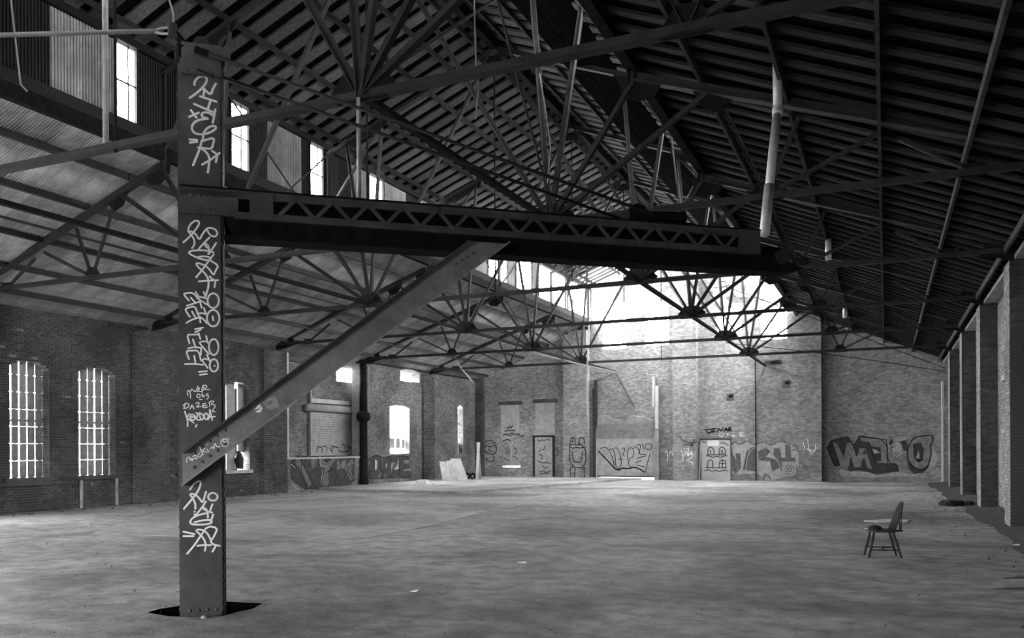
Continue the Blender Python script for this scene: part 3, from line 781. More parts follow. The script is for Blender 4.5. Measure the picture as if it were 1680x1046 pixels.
# arm: two laced channels and a dark beam under them
for (f0, f1, nm) in ((0.0, .05, 'front'), (-PD-.02, -PD+.03, 'rear')):
    cpart(cbox(MB(), .0 if nm == 'front' else .3, 7.12, 4.56, 4.645, f0, f1), 'arm_top_flange', 'crane_paint')
    cpart(cbox(MB(), .55 if nm == 'front' else .3, 7.12, 4.34, 4.415, f0, f1), 'arm_bottom_flange', 'crane_paint')
cpart(cbox(MB(), .0, 7.15, 4.645, 4.66, -.06, .08), 'arm_top_lip', 'crane_dark')
k = 0; a_ = 1.02
barm = None
while a_ < 6.85:
    z0, z1 = (4.385, 4.60) if k % 2 == 0 else (4.60, 4.385)
    mb = MB(); mb.bar(cpt(a_, z0, .058), cpt(a_+.2, z1, .058), .014, .042, CN.cross(CE)); lb = cpart(mb, 'lacing_bar', 'crane_paint')
    rvb = MB(); rvb.dome(cpt(a_, z0, .066), CN, .016); cpart(rvb, 'rivet', 'crane_paint', lb)
    k += 1; a_ += .2
cpart(cbox(MB(), 6.82, 7.14, 4.34, 4.66, .06, .075), 'arm_end_plate', 'crane_paint')
mb = MB()
prof = [(.42, 4.40), (.55, 4.165), (1.2, 4.14), (7.7, 4.15), (7.9, 4.22), (7.3, 4.40)]
mb.prism([cpt(a, z, -.06) for a, z in prof], CN*-.30); cpart(mb, 'runway_beam', 'crane_dark')
cpart(cbox(MB(), .45, 7.1, 4.15, 4.64, -.24, -.22), 'arm_web', 'crane_dark')
cpart(cbox(MB(), .45, 7.3, 4.13, 4.16, -.30, .02), 'runway_flange', 'crane_dark')
# arm head with sheave
mb = MB(); mb.tube([cpt(7.55, 4.36, .02), cpt(7.55, 4.36, -.1)], .10, 14); cpart(mb, 'head_sheave', 'steel')
cpart(cbox(MB(), 7.1, 7.6, 4.22, 4.48, -PD, -.08), 'arm_head', 'crane_dark')
# brace channel
def bcorner(a, z, f): return cpt(a, z, f)
BA0, BA1 = (.015, 1.41), (3.69, 4.255)
bd = Vector((BA1[0]-BA0[0], BA1[1]-BA0[1])); bd.normalize(); bn = Vector((-bd.y, bd.x))
dep = .285
mb = MB()
poly = [(.015, 1.41), (3.69, 4.255), (3.19, 4.255), (.015, 1.775)]
mb.prism([cpt(a, z, .06) for a, z in poly], CN*-.035)
brace = cpart(mb, 'brace_web', 'brace_paint')
def flange(p, q, dn, nm, m):
    mb = MB(); P = [p, q, (q[0]+bn.x*dn, q[1]+bn.y*dn), (p[0]+bn.x*dn, p[1]+bn.y*dn)]
    mb.prism([cpt(a, z, .15) for a, z in P], CN*-.125); cpart(mb, nm, m)
flange((.015, 1.41), (3.69, 4.255), .018, 'brace_flange', 'lit_edge')
flange((.015, 1.775), (3.19, 4.255), -.018, 'brace_flange', 'crane_paint')
# rivets (too small to pick apart singly), one set per plate
def rivets(parent, lst):
    rv = MB()
    for p_, n_, r_ in lst: rv.dome(p_, n_, r_)
    o = cpart(rv, 'rivets', 'crane_paint', parent); o['kind'] = 'stuff'
L0 = [(cpt(a, .05, 0), CN, .022) for a in (.08, .17, .26, .35)]
for k in range(60):
    z = .06+k*.1
    if k < 14 or k % 4 == 0: L0 += [(cpt(.44, z, -.055), CE, .02), (cpt(-.025, z, -.055), -CE, .02), (cpt(.425, z, -.01), (CE+CN), .016)]
rivets(post, L0)
rivets(headp, [(cpt(a, 5.915, .03), CN, .014) for a in (.08, .17, .26, .35)])
rivets(rootp, [(cpt(a, z, .05), CN, .02) for a in (.11, .20, .30, .39) for z in (4.42, 4.56)])
rivets(splp, [(cpt(a, z, .07), CN, .018) for a in (.77, .85, .93) for z in (4.40, 4.60)])
rivets(brace, [(cpt(.06+t*.79, 1.47+t*.62+o_*1.1, .06), CN, .02) for t in (.1, .2, .3, .4, .5) for o_ in (.07, .215)]+[(cpt(3.05+.07*k, 3.98+.045*k, .06), CN, .016) for k in range(4)])
# tie rods from the head to the arm
for f in (.06, -PD-.02):
    mb = MB(); mb.tube([cpt(.22, 6.125, f), cpt(5.6, 4.75, f)], .022, 8); cpart(mb, 'tie_rod', 'steel', smooth=True)
    mb = MB(); mb.tube([cpt(.16, 6.14, f), cpt(.30, 6.105, f)], .035, 6); cpart(mb, 'rod_nut', 'crane_dark')
# pulley hardware on the cap and the arm
mb = MB(); mb.tube([cpt(.22, 6.24, -.02), cpt(.22, 6.24, -.09)], .085, 14); cpart(mb, 'cap_sheave', 'steel')
mb = MB(); mb.tube([cpt(.36, 6.19, .0), cpt(.36, 6.19, -.06)], .05, 10); cpart(mb, 'cap_eye', 'steel')
mb = MB(); mb.tube([cpt(-.02, 6.16, .0), cpt(.12, 6.2, -.03)], .045, 8); cpart(mb, 'shackle', 'crane_dark')
mb = MB(); mb.tube([cpt(-.03, 6.02, 0), cpt(-.03, 6.06, .02), cpt(-.03, 6.1, 0)], .02, 6); cpart(mb, 'hook_eye', 'steel')
mb = MB(); mb.tube([cpt(5.45, 4.78, -.05), cpt(5.45, 4.78, -.3)], .13, 16); cpart(mb, 'winch_wheel', 'steel_dark')
mb = MB(); mb.tube([cpt(5.55, 4.76, -.15), cpt(6.15, 4.8, -.15)], .08, 10); cpart(mb, 'winch_drum', 'steel_dark')
cpart(cbox(MB(), 5.3, 6.2, 4.66, 4.70, -.35, .0), 'winch_bed', 'crane_dark')

# sprayed tags on the crane post
TAGA = [[(110,140),(115,100),(150,65),(195,55),(230,75),(225,115),(190,165),(130,220),(65,265)], [(190,165),(205,205),(195,245)], [(195,170),(265,240),(285,180),(315,130)], [(165,250),(320,300)], [(265,290),(235,375)], [(108,322),(300,405)], [(310,375),(300,430),(285,500)],
 [(300,440),(250,405),(200,400),(175,420),(190,450),(250,462),(200,465),(130,480),(90,520),(85,565),(110,600),(170,615),(250,600),(310,565),(318,540),(290,528),(240,545),(200,590),(190,660),(175,690),(165,740),(120,850),(98,905)],
 [(78,382),(130,452)], [(60,445),(150,405)], [(65,660),(135,665)], [(68,690),(135,682)], [(175,680),(230,660),(300,645),(290,700),(275,750),(220,745),(145,738)], [(165,740),(220,775),(255,830),(250,900),(238,975)], [(185,900),(270,850),(350,790)], [(280,770),(330,805),(315,875)]]
TAGB = [[(45,315),(120,250),(190,165),(240,90),(230,55),(195,48),(140,80),(105,140),(105,185),(150,235),(180,290),(180,345),(150,388)], [(105,185),(150,180),(200,220),(240,290),(280,210),(330,145),(380,135),(440,160),(465,205),(440,245),(400,245),(355,210),(330,150)], [(232,398),(290,330),(365,255)], [(290,325),(320,370),(365,400)], [(300,320),(340,340),(360,400),(350,460)], [(445,325),(400,395),(355,460)],
 [(415,440),(330,415),(200,412),(120,425),(110,450),(160,480),(240,515),(320,535),(380,530),(370,500),(300,485),(225,495)], [(415,465),(350,550),(270,660),(200,745)], [(385,545),(475,600),(440,660),(412,725),(370,650),(300,595),(230,570),(195,575),(230,625),(290,675),(340,740),(355,810),(345,890),(315,980)], [(235,795),(340,785),(470,780)], [(365,735),(400,770),(440,785),(425,865)]]
TAGC = [[(105,160),(45,90),(60,75),(150,68),(205,130)], [(125,125),(175,180)], [(80,218),(230,170)], [(180,60),(215,110)], [(195,130),(240,115),(300,135)], [(210,140),(290,190),(330,215)], [(272,60),(295,110)], [(330,0),(290,110)], [(230,170),(250,240)], [(115,345),(60,265),(80,245),(175,220),(205,310)], [(140,285),(180,355)], [(75,415),(140,375),(235,350)], [(200,310),(260,300),(310,320)], [(210,330),(280,380),(310,420)], [(275,245),(305,320)], [(230,350),(235,410)], [(375,340),(382,385)], [(175,485),(265,468)], [(175,520),(240,490)],
 [(110,645),(82,550),(140,548),(215,548)], [(150,605),(180,690)], [(95,705),(170,690),(245,700)], [(215,530),(235,600)], [(225,640),(270,620),(330,640)], [(230,650),(280,710),(330,770)], [(300,565),(325,650)], [(105,830),(70,735),(120,732),(215,728),(240,840)], [(165,790),(180,880)], [(60,885),(180,882),(265,895)], [(245,705),(240,780)], [(250,845),(280,820),(340,840)], [(265,855),(320,930)], [(310,780),(345,850)], [(396,903),(400,907)], [(220,975),(310,965)], [(230,1008),(310,998)]]
TAGD = [[(150,330),(140,270),(165,225),(200,270),(205,380)], [(205,250),(230,200),(260,240),(290,260),(320,220),(345,150)], [(330,260),(380,200),(360,170),(345,250),(420,260),(470,180),(440,150),(420,200),(430,270)], [(440,140),(500,130),(520,170),(470,210),(500,220),(570,215)], [(350,300),(320,330),(340,375),(380,370),(395,320),(350,300)], [(420,290),(430,360),(470,350),(460,320),(430,330)], [(540,290),(500,310),(510,340),(545,320),(550,370),(510,400)], [(375,408),(425,405)],
 [(110,490),(75,580)], [(60,525),(110,475),(165,480),(180,520),(140,570),(75,580)], [(195,590),(235,490),(270,590)], [(205,550),(265,545)], [(305,490),(340,455),(375,475),(350,520),(305,555),(400,540)], [(495,480),(430,495),(440,570),(530,550)], [(435,530),(510,515)], [(570,545),(565,450)], [(555,470),(620,425),(655,450),(580,500),(690,510),(640,590),(615,635),(670,640)]]
TAGD2 = [[(95,635),(150,800),(150,915)], [(180,680),(130,770),(200,800),(265,850)], [(215,690),(190,760),(240,810),(300,770),(280,700),(215,690)], [(220,740),(300,740)], [(310,660),(350,680),(310,790),(380,800)], [(370,660),(400,810),(460,760),(440,690),(370,660)], [(480,670),(460,740),(500,800),(550,740),(520,670),(480,670)], [(570,600),(570,700),(540,790)], [(575,600),(620,800)], [(540,750),(670,730)], [(320,885),(305,930)]]
TAGE = [[(125,170),(170,100),(230,65),(258,70),(250,130),(210,210),(130,310),(50,405)], [(190,405),(190,340),(155,265),(125,235),(140,218),(190,230),(240,275),(280,335),(300,270),(322,195)], [(185,495),(265,400),(320,315)], [(270,390),(340,440),(395,450)], [(285,385),(340,420),(345,515)], [(400,350),(370,430)], [(340,455),(230,480),(150,520),(122,570),(150,597),(260,600),(360,590),(400,565),(370,540),(280,545),(180,570)], [(410,475),(385,540)], [(180,438),(182,442)], [(180,474),(182,478)], [(90,955),(180,850),(260,730),(340,615),(465,640),(430,720),(385,800),(350,720),(300,670),(230,655),(195,670),(250,720),(300,780),(320,850),(308,920)], [(215,860),(280,848),(380,850)], [(380,800),(400,840),(490,860)], [(440,860),(400,930)], [(45,685),(180,715)], [(45,740),(165,740)]]
def crane_paint(name, lst, wpx, ox, oy, k, m='spray', off=.004, label=None, extra=None):
    par = post if off < .05 else brace
    p = Paint(cpt(0, 0, 0), CN); p.strokes(lst, wpx, off, ox, oy, k)
    if extra: extra(p)
    p.build(name, M[m], par, label)
crane_paint('painted_tag', TAGA, 3.6, 300, 115, 5.8125, label='white sprayed tag at the top of the post')
crane_paint('painted_tag', TAGB, 2.9, 295, 355, 7.475, label='white looping tag below the arm')
def exc(lo, hi):
    def f(p):
        for (a, b, c_, d_) in [(382, 160, 65, 85), (382, 360, 72, 95), (388, 690, 55, 92), (390, 900, 48, 72)]:
            if lo <= b < hi: p.oval(a, b, c_, d_, 2.9, .004, 295, 470, 6.975)
    return f
avg = lambda l: sum(q[1] for q in l)/len(l)
for lo, hi, lab in [(0, 450, 'upper white tag of angular letters and rings on the middle of the post'), (450, 490, 'upper white dash between two ring tags'), (490, 535, 'lower white dash between two ring tags'), (535, 950, 'lower white tag of angular letters and rings on the middle of the post'), (950, 990, 'upper white dash under the ring tags'), (990, 1100, 'lower white dash under the ring tags')]:
    crane_paint('painted_tag', [l for l in TAGC if lo <= avg(l) < hi], 2.6, 295, 470, 6.975, label=lab, extra=exc(lo, hi))
crane_paint('painted_tag', TAGD, 1.5, 295, 620, 11.625, label='thin white handwriting reading DAZER')
crane_paint('painted_tag', TAGD2, 2.3, 295, 620, 11.625, label='bold white tag just above the brace')
crane_paint('painted_tag', TAGE, 3.0, 295, 780, 7.475, label='white sprayed tag on the foot of the post', extra=lambda p: p.oval(405, 258, 58, 48, 3.2, .004, 295, 780, 7.475))
BT = [[(75,770),(70,740),(90,710),(120,730)], [(105,720),(130,760),(150,720),(190,740),(170,690),(140,710)], [(215,670),(190,700),(210,720),(240,690)], [(210,605),(250,690)], [(270,620),(235,650),(290,665)], [(290,630),(310,660)], [(330,625),(350,600),(365,630)], [(290,576),(294,580)], [(365,630),(375,560),(400,610),(430,600)], [(530,520),(460,525),(470,560),(510,545)], [(100,745),(140,735)]]
crane_paint('painted_tag', BT, 1.5, 295, 640, 6.539, off=.064, label='white handwriting reading rockin on the brace', extra=lambda p: p.oval(480, 560, 40, 42, 1.6, .064, 295, 640, 6.539))
def smile(p):
    p.oval(555, 445, 135, 120, 1.6, .063, 295, 640, 6.539)
crane_paint('painted_smiley', [[(490, 435), (500, 412)], [(583, 425), (588, 415)], [(530, 530), (580, 510), (605, 470)], [(430, 470), (520, 520)]], 1.5, 295, 640, 6.539, 'smiley_paint', .063, 'faint grey smiley face', smile)
p = Paint(cpt(0, 0, 0), CN); p.fill([(890,130),(960,75),(1030,65),(1050,120),(1072,180),(1020,190),(980,215),(930,190)], .063, 295, 640, 6.539)
o = p.build('paint_patch', M['smiley_paint'], brace)
p = Paint(cpt(0, 0, 0), CN); p.fill([(935,140),(970,105),(1000,110),(990,140),(950,160)], .065, 295, 640, 6.539)
o = p.build('paint_patch', M['brace_paint'], brace)
p = Paint(cpt(0, 0, 0), CN); p.fill([(800,205),(850,150),(868,160),(845,200)], .065, 295, 640, 6.539).fill([(805,222),(850,212),(870,165),(885,190),(870,230),(835,240)], .065, 295, 640, 6.539)
o = p.build('torn_sticker', M['white'], brace)
# guy rod from the crane head to the left
gp = at_depth(283, 50, 9.15); gd = (at_depth(0, 53, 9.15)-gp).normalized(); ge = gp+gd*((XL-gp.x)/gd.x); ge.z = 5.95; gd = (ge-gp).normalized()
guy = empty('guy_rod', 'long steel guy rod with forked end running left from the crane head', 'rod', gp)
MB().tube([gd*.18, ge-gp], .026, 8).build('rod', M['pipe_dull'], guy, True)
MB().tube([(0, 0, .035), gd*.12+Vector((0, 0, .03)), gd*.24], .014, 6).build('fork_tine', M['pipe_dull'], guy)
MB().tube([(0, 0, -.035), gd*.12-Vector((0, 0, .03)), gd*.24], .014, 6).build('fork_tine', M['pipe_dull'], guy)
MB().tube([(0, 0, -.07), (0, 0, .07)], .05, 8).build('pin', M['steel'], guy)
MB().tube([(0, 0, 0), cpt(.08, 6.2, -.1)-gp], .04, 8).build('shackle_bar', M['crane_dark'], guy)

# =================================================================== HANGING PIPES, CABLES
def hang(name, label, cat, px, y_top, y_bot, d, r, m, n=10):
    a, b = at_depth(px, y_top, d), at_depth(px, y_bot, d); b.x, b.y = a.x, a.y
    return MB().tube([a, b], r, n).build(name, M[m], None, True, label=label, cat=cat)
a = at_depth(172.5, 0, 14); zr = zmon(abs(a.x-CX))-.15
b = at_depth(172.5, 238, 14)
MB().tube([(a.x, a.y, zr), (a.x, a.y, b.z)], .047, 10).build('hanging_pipe', M['pipe_dull'], None, True, label='upright grey pipe hanging in front of the clerestory, left of the crane post', cat='pipe')
a = on_plane(593, 160, (0, bay(-2), 0), (0, 1, 0))
MB().tube([(a.x, a.y-.06, ZC-.06), (a.x, a.y-.06, 4.7)], .028, 8).build('hanging_pipe', M['pipe_dull'], None, True, label='thin upright pipe hanging from the nearest truss above the jib arm', cat='pipe')
def cable(label, pts, d, r=.010):
    MB().tube([at_depth(x, y, d) for x, y in pts], r, 5).build('hanging_cable', M['cable'], None, label=label, cat='cable', group='hanging cables')
cable('thin cable hanging at the top left corner', [(14, -140), (18, 0), (26, 70), (34, 138), (45, 150)], 9.6)
cable('short cable hanging to the crane head fork', [(268, -150), (278, 0), (285, 25), (284, 40)], 9.15)
cable('pale cable dangling above the middle of the jib arm', [(778, -120), (779, 30), (781, 100), (786, 140), (780, 195)], 10.5, .012)
cable('dark looping cable dangling above the winch', [(885, 120), (895, 180), (903, 240), (898, 300)], 15)
# silver flue pipe with an elbow
zp = on_plane(1275, 120, (CX, 0, 11.25), (.412, 0, 1)); dfl = (zp-ORG).dot(FWD)
fl_ = empty('flue_pipe', 'shiny silver flue pipe with an elbow coming down from the right roof', 'pipe', zp)
e1 = at_depth(1276, 181, dfl); e2 = at_depth(1268, 250, dfl-.4); e3 = at_depth(1254, 384, dfl-1.0)
MB().tube([Vector((0, 0, .15)), e1-zp], .070, 14).build('upper_length', M['pipe'], fl_, True)
MB().tube([e1-zp+Vector((0, 0, .06)), e1-zp, at_depth(1275, 190, dfl-.05)-zp], [.082, .085, .078], 14).build('elbow', M['pipe'], fl_, True)
MB().tube([e1-zp, e2-zp, at_depth(1262, 310, dfl-.66)-zp], .070, 14).build('middle_length', M['pipe'], fl_, True)
MB().tube([at_depth(1262, 305, dfl-.66)-zp, e3-zp], .076, 14).build('lower_length', M['pipe'], fl_, True)
for (px, y0_, y1_, d, lab) in [(1359, 392, 426, 24, 'short silver pipe stub hanging under the right roof, nearer one'), (1386, 499, 521, 36, 'short silver pipe stub hanging under the right roof, farther one')]:
    a, b = at_depth(px, y0_, d), at_depth(px, y1_, d)
    st = empty('pipe_stub', lab, 'pipe', a, group='pipe stubs')
    zr = zlow(a.x-CX)-.1-a.z
    MB().tube([(0, 0, 0), b-a], .085, 12).build('stub', M['pipe'], st, True)
    MB().tube([(0, 0, zr), (0, 0, 0)], .02, 6).build('hanger_rod', M['steel_dark'], st)
# wires across the right end of the hall
for lab, q in [('upper slack wire strung to the right wall', [(1190, 470), (1330, 520), (1440, 562), (1551, 604)]), ('lower slack wire strung to the right wall', [(1190, 562), (1330, 577), (1440, 592), (1551, 609)])]:
    MB().tube([at_depth(x, y, d) for (x, y), d in zip(q, (42, 41, 40, 39.0))], .018, 5).build('slack_wire', M['steel_dark'], None, label=lab, cat='wire', group='slack wires')
# broken conduit lengths dangling at the far trusses
for lab, q, d in [('pale broken conduit hanging at a slant under the far trusses', [(868, 577), (930, 592), (1012, 611)], 41), ('bright bent conduit dangling below the far truss node', [(975, 470), (966, 540), (962, 640)], 41), ('pale loose bar dangling near the far left corner', [(750, 594), (757, 604), (775, 625)], 45.6)]:
    MB().tube([at_depth(x, y, d) for x, y in q], .045, 6).build('loose_conduit', M['pipe_dull'], None, label=lab, cat='pipe', group='loose conduits')

# =================================================================== WALL GRAFFITI
def wp(parent, plane, layers, ox, oy, k):
    for (name, m, off, fills, strokes, wpx, label) in layers:
        p = Paint(*plane)
        for f_ in fills: p.fill(f_, off, ox, oy, k)
        p.strokes(strokes, wpx, off, ox, oy, k)
        p.build(name, M[m], parent, label)
BK = ((0, YB, 0), (0, -1, 0)); BKP = ((0, YB-.6, 0), (0, -1, 0)); LF = ((XL, 0, 0), (1, 0, 0))
# WAZO-style piece on the right
wp(wall_back, BK, [
 ('painted_letters', 'paint_light', .010, [[(290,600),(420,640),(640,640),(750,690),(1020,640),(1200,670),(1380,640),(1480,560),(1520,470),(1450,300),(1400,600),(1250,700),(1000,690),(700,710),(300,690)]], [], 1, 'pale sprayed halo around the WALO letters'),
 ('painted_letters', 'paint_dark', .014, [[(130,345),(175,245),(395,190),(410,255),(440,262),(470,300),(535,190),(880,235),(890,535),(1010,540),(1020,630),(750,670),(640,640),(530,620),(420,630),(290,560),(220,570)], [(1130,420),(1145,330),(1200,220),(1270,195),(1445,175),(1460,240),(1420,300),(1440,400),(1400,580),(1330,650),(1220,660),(1150,600)]], [], 1, 'dark block shadow of the WALO letters'),
 ('painted_letters', 'paint_grey', .018, [[(185,255),(260,290),(335,455),(365,285),(435,270),(505,450),(530,350),(610,340),(690,600),(630,590),(600,480),(570,480),(550,580),(465,585),(425,470),(390,600),(300,610)], [(545,205),(870,242),(878,530),(735,520),(810,500),(800,330),(700,320),(650,265),(560,250)], [(1150,330),(1205,228),(1275,202),(1440,185),(1450,240),(1412,300),(1430,400),(1395,550),(1320,605),(1220,585),(1155,500),(1140,420)], [(890,430),(960,415),(1000,450),(1080,400),(1130,400),(1125,470),(1130,600),(1020,600),(1000,530),(890,530)]], [], 1, 'grey face of the WALO letters'),
 ('painted_letters', 'paint_dark', .022, [[(1215,290),(1260,275),(1310,275),(1345,360),(1330,480),(1280,520),(1230,470),(1215,380)], [(595,352),(622,415),(575,415)], [(1040,260),(1110,240),(1140,300),(1130,380),(1085,370),(1060,290)], [(900,270),(940,220),(960,260),(920,310)]], [], 1, 'dark hollows of the letters'),
 ('painted_letters', 'paint_light', .022, [[(940,300),(1000,262),(1060,290),(1080,370),(1000,405),(935,380)], [(990,245),(1030,210),(1120,205),(1110,240),(1020,255)], [(945,405),(1000,438),(1075,388),(1080,408),(1005,455),(950,420)], [(695,350),(740,360),(790,400),(720,410)], [(1240,480),(1270,370),(1290,420),(1280,505)]], [], 1, 'pale painted patches between the letters'),
 ('painted_outline', 'ink', .026, [], [[(130,345),(175,245),(395,190),(410,255),(440,262),(500,440)], [(130,345),(220,570),(290,555)], [(535,190),(880,235),(885,535),(1010,540),(1020,630)], [(470,300),(535,190)], [(1145,330),(1200,220),(1270,195),(1445,175),(1462,240),(1420,300),(1440,400),(1400,560),(1320,612),(1220,590),(1150,500),(1130,420),(1145,330)], [(1215,290),(1215,380),(1230,470),(1280,520),(1330,480)], [(185,255),(290,560)], [(335,455),(365,285)], [(425,470),(465,585)], [(650,265),(735,520)], [(980,320),(940,330)], [(935,380),(930,330)]], 1.4, 'black outline of the letters')], 1340, 690, 7.636)
# NASH-style piece
wp(wall_back, BK, [
 ('painted_letters', 'paint_light', .010, [[(720,250),(760,205),(800,240),(880,195),(940,240),(1040,200),(1110,250),(1200,190),(1300,230),(1380,280),(1380,430),(1340,540),(1240,550),(1200,570),(1060,590),(980,520),(740,520),(710,400)]], [], 1, 'pale cloud behind the NASH letters'),
 ('painted_letters', 'paint_mid', .014, [[(720,250),(735,330),(770,400),(760,320),(810,320),(815,470),(760,520),(720,460)], [(830,480),(870,300),(950,240),(960,500),(900,490)], [(980,300),(1060,255),(1110,300),(1060,350),(1180,380),(1200,460),(1120,500),(1100,400),(990,390)], [(1130,330),(1140,270),(1200,270),(1210,360),(1250,360),(1250,230),(1305,240),(1315,360),(1350,370),(1350,400),(1215,400),(1210,500),(1170,380)]], [], 1, 'dark letters reading NASH'),
 ('painted_outline', 'paint_dark', .018, [], [[(720,230),(760,205),(800,240),(880,195),(940,240),(1040,200),(1110,250),(1200,190),(1300,230)], [(1320,290),(1360,275),(1385,320),(1440,320),(1485,350),(1470,395),(1400,400)], [(720,330),(770,400)], [(870,300),(850,480)]], 1.2, 'dark outline'),
 ('painted_outline', 'panel_light', .020, [], [[(860,480),(880,330),(950,250)], [(980,300),(1060,255),(1110,300)], [(1060,350),(1180,380),(1200,460)], [(1305,240),(1315,360)]], 1.0, 'pale highlight')], 1080, 690, 6)
p = Paint(*BK)
for r_ in (72, 45, 20): p.oval(1290, 480, r_, r_, 1.3, .020, 1080, 690, 6)
p.oval(1065, 562, 32, 32, 1.2, .020, 1080, 690, 6)
p.build('painted_spiral', M['panel_light'], wall_back, 'pale painted spiral')
# DINAR and DAZE writing
wp(wall_back, BK, [('painted_words', 'ink', .012, [], [[(468,88),(492,120)], [(458,88),(510,78),(535,92),(520,112),(488,122)], [(548,76),(545,108)], [(530,80),(568,74)], [(528,112),(562,106)], [(580,108),(592,68),(618,104),(640,66)], [(645,104),(668,62),(680,100)], [(652,90),(680,86)], [(692,100),(694,66),(715,64),(712,80),(694,84),(718,100)]], 1.9, 'black word DINAR'),
 ('painted_words', 'spray', .014, [], [[(602,118),(604,156),(645,146),(650,128),(602,118)], [(662,156),(690,118),(706,154)], [(672,142),(704,140)], [(722,124),(745,114),(754,126),(718,156),(768,152)], [(830,114),(786,118),(786,152),(848,150)], [(786,134),(822,130)]], 1.9, 'white word DAZE')], 1080, 690, 6)
# small scribbles
SCR = [[(72,285),(95,330),(92,390)], [(110,330),(125,280),(150,370),(145,260)], [(160,330),(180,280),(188,350),(130,385)], [(120,300),(190,330)]]
wp(wall_back, BK, [('painted_tag', 'spray', .012, [], SCR, 1.3, 'white scribble low on the wall')], 1080, 690, 6)
wp(wall_back, BKP, [('painted_tag', 'spray', .012, [], [[(x+150, y+5) for x, y in l] for l in SCR]+[[(300,400),(335,400),(335,435)]], 1.3, 'white scribble on the tall pilaster'),
 ('painted_tag', 'ink', .012, [], [[(212,160),(240,190),(300,215),(330,215)], [(245,235),(310,228)], [(355,185),(350,215),(330,250),(310,235),(375,208)]], 1.3, 'black squiggle on the tall pilaster'),
 ('painted_tag', 'spray', .012, [], [[(1425,210),(1440,260),(1438,285)], [(1470,180),(1480,260),(1500,330)], [(1460,270),(1530,320),(1560,260),(1580,270)], [(1480,290),(1540,280),(1510,330)], [(1550,230),(1545,290)]], 1.3, 'white hand-like scribble on the right pilaster')], 1080, 690, 6)
wp(hd, BK, [('painted_window', 'ink', .09, [], [[(490,330),(488,275),(515,252),(545,275),(548,330)], [(600,330),(600,275),(628,252),(658,275),(660,330)], [(468,345),(505,345),(540,362),(575,345),(610,362),(650,345),(680,345)], [(475,335),(670,335)], [(485,458),(484,400),(512,378),(538,400),(538,458)], [(600,458),(602,400),(632,378),(664,400),(664,458)], [(455,490),(500,480),(530,500),(565,482),(600,502),(640,485),(680,490)], [(468,460),(672,462)], [(512,290),(516,320)], [(618,295),(632,285),(630,305),(618,322),(645,320)], [(632,385),(632,455)], [(605,420),(662,420)], [(440,200),(455,215),(470,205)], [(615,220),(650,215),(690,240)]], 1.2, 'black outline windows with scalloped ledges')], 1080, 690, 6)
for o in hd.children:
    if o.name.startswith('painted_window'): o.matrix_parent_inverse = Matrix.Translation(-hd.location)
# figure on the left pilaster and tags round the corner
wp(wall_back, BKP, [('painted_figure', 'ink', .012, [], [[(1180,300),(1380,300),(1385,590),(1180,575),(1180,300)], [(1190,290),(1190,225),(1220,205),(1250,225),(1250,300)], [(1300,295),(1300,225),(1330,205),(1365,225),(1365,290)], [(1210,380),(1220,480),(1240,520),(1330,520),(1340,380)], [(1190,330),(1230,342),(1270,330),(1310,342),(1370,325)], [(1190,580),(1190,730)], [(1250,590),(1240,700),(1280,735)], [(1360,590),(1365,740)], [(1195,575),(1375,590)], [(1215,235),(1220,275)]], 1.4, 'black outline figure like a box with two round-topped eyes')], 780, 690, 7.636)
wp(wall_back, BK, [('painted_tag', 'ink', .055, [], [[(345,185),(370,160),(385,190),(395,150),(420,185)], [(430,185),(440,150),(470,160),(450,190)], [(480,150),(500,185),(520,150),(540,190)], [(365,130),(420,120),(495,122)], [(395,75),(410,105),(430,60),(445,100),(465,60)], [(545,160),(570,200),(600,190),(590,175)], [(350,250),(400,230),(435,245)]], 1.5, 'black tag with a crown on the blocked window'),
 ('painted_tag', 'paint_dark', .012, [], [[(110,360),(130,310),(190,330),(250,300),(270,370),(230,420),(150,410),(110,360)], [(130,260),(190,240),(250,280)], [(130,470),(180,520),(240,490),(230,440)], [(160,350),(200,390)], [(1010,350),(1050,380),(1020,430)]], 1.6, 'dark ring-like scribble in the corner')], 780, 690, 7.636)
wp(dr, BK, [('painted_tag', 'paint_dark', .075, [], [[(780,235),(810,260),(830,230),(860,255),(890,230),(930,240)], [(790,390),(830,350),(850,370),(870,320)], [(800,420),(850,440),(820,480)], [(780,500),(830,530),(900,520),(940,540)], [(800,640),(850,620),(880,650),(940,625)], [(810,660),(930,655)], [(840,560),(870,600),(910,570)]], 1.4, 'dark scribbles'), ('painted_tag', 'panel_light', .078, [], [[(800,310),(850,330),(830,360)], [(900,400),(950,430),(940,470)], [(860,480),(890,490)]], 1.4, 'pale scribbles')], 780, 690, 7.636)
for o in dr.children:
    if o.name.startswith('painted_tag'): o.matrix_parent_inverse = Matrix.Translation(-dr.location)
wp(lw, BK, [('painted_tag', 'paint_dark', -.06, [], [[(370,340),(400,370),(380,400),(420,420)], [(400,320),(430,400)], [(480,350),(500,330),(520,380),(490,420)], [(470,440),(530,470)], [(360,470),(420,500)]], 1.3, 'dark scribbles')], 780, 690, 7.636)
for o in lw.children:
    if o.name.startswith('painted_tag'): o.matrix_parent_inverse = Matrix.Translation(-lw.location)
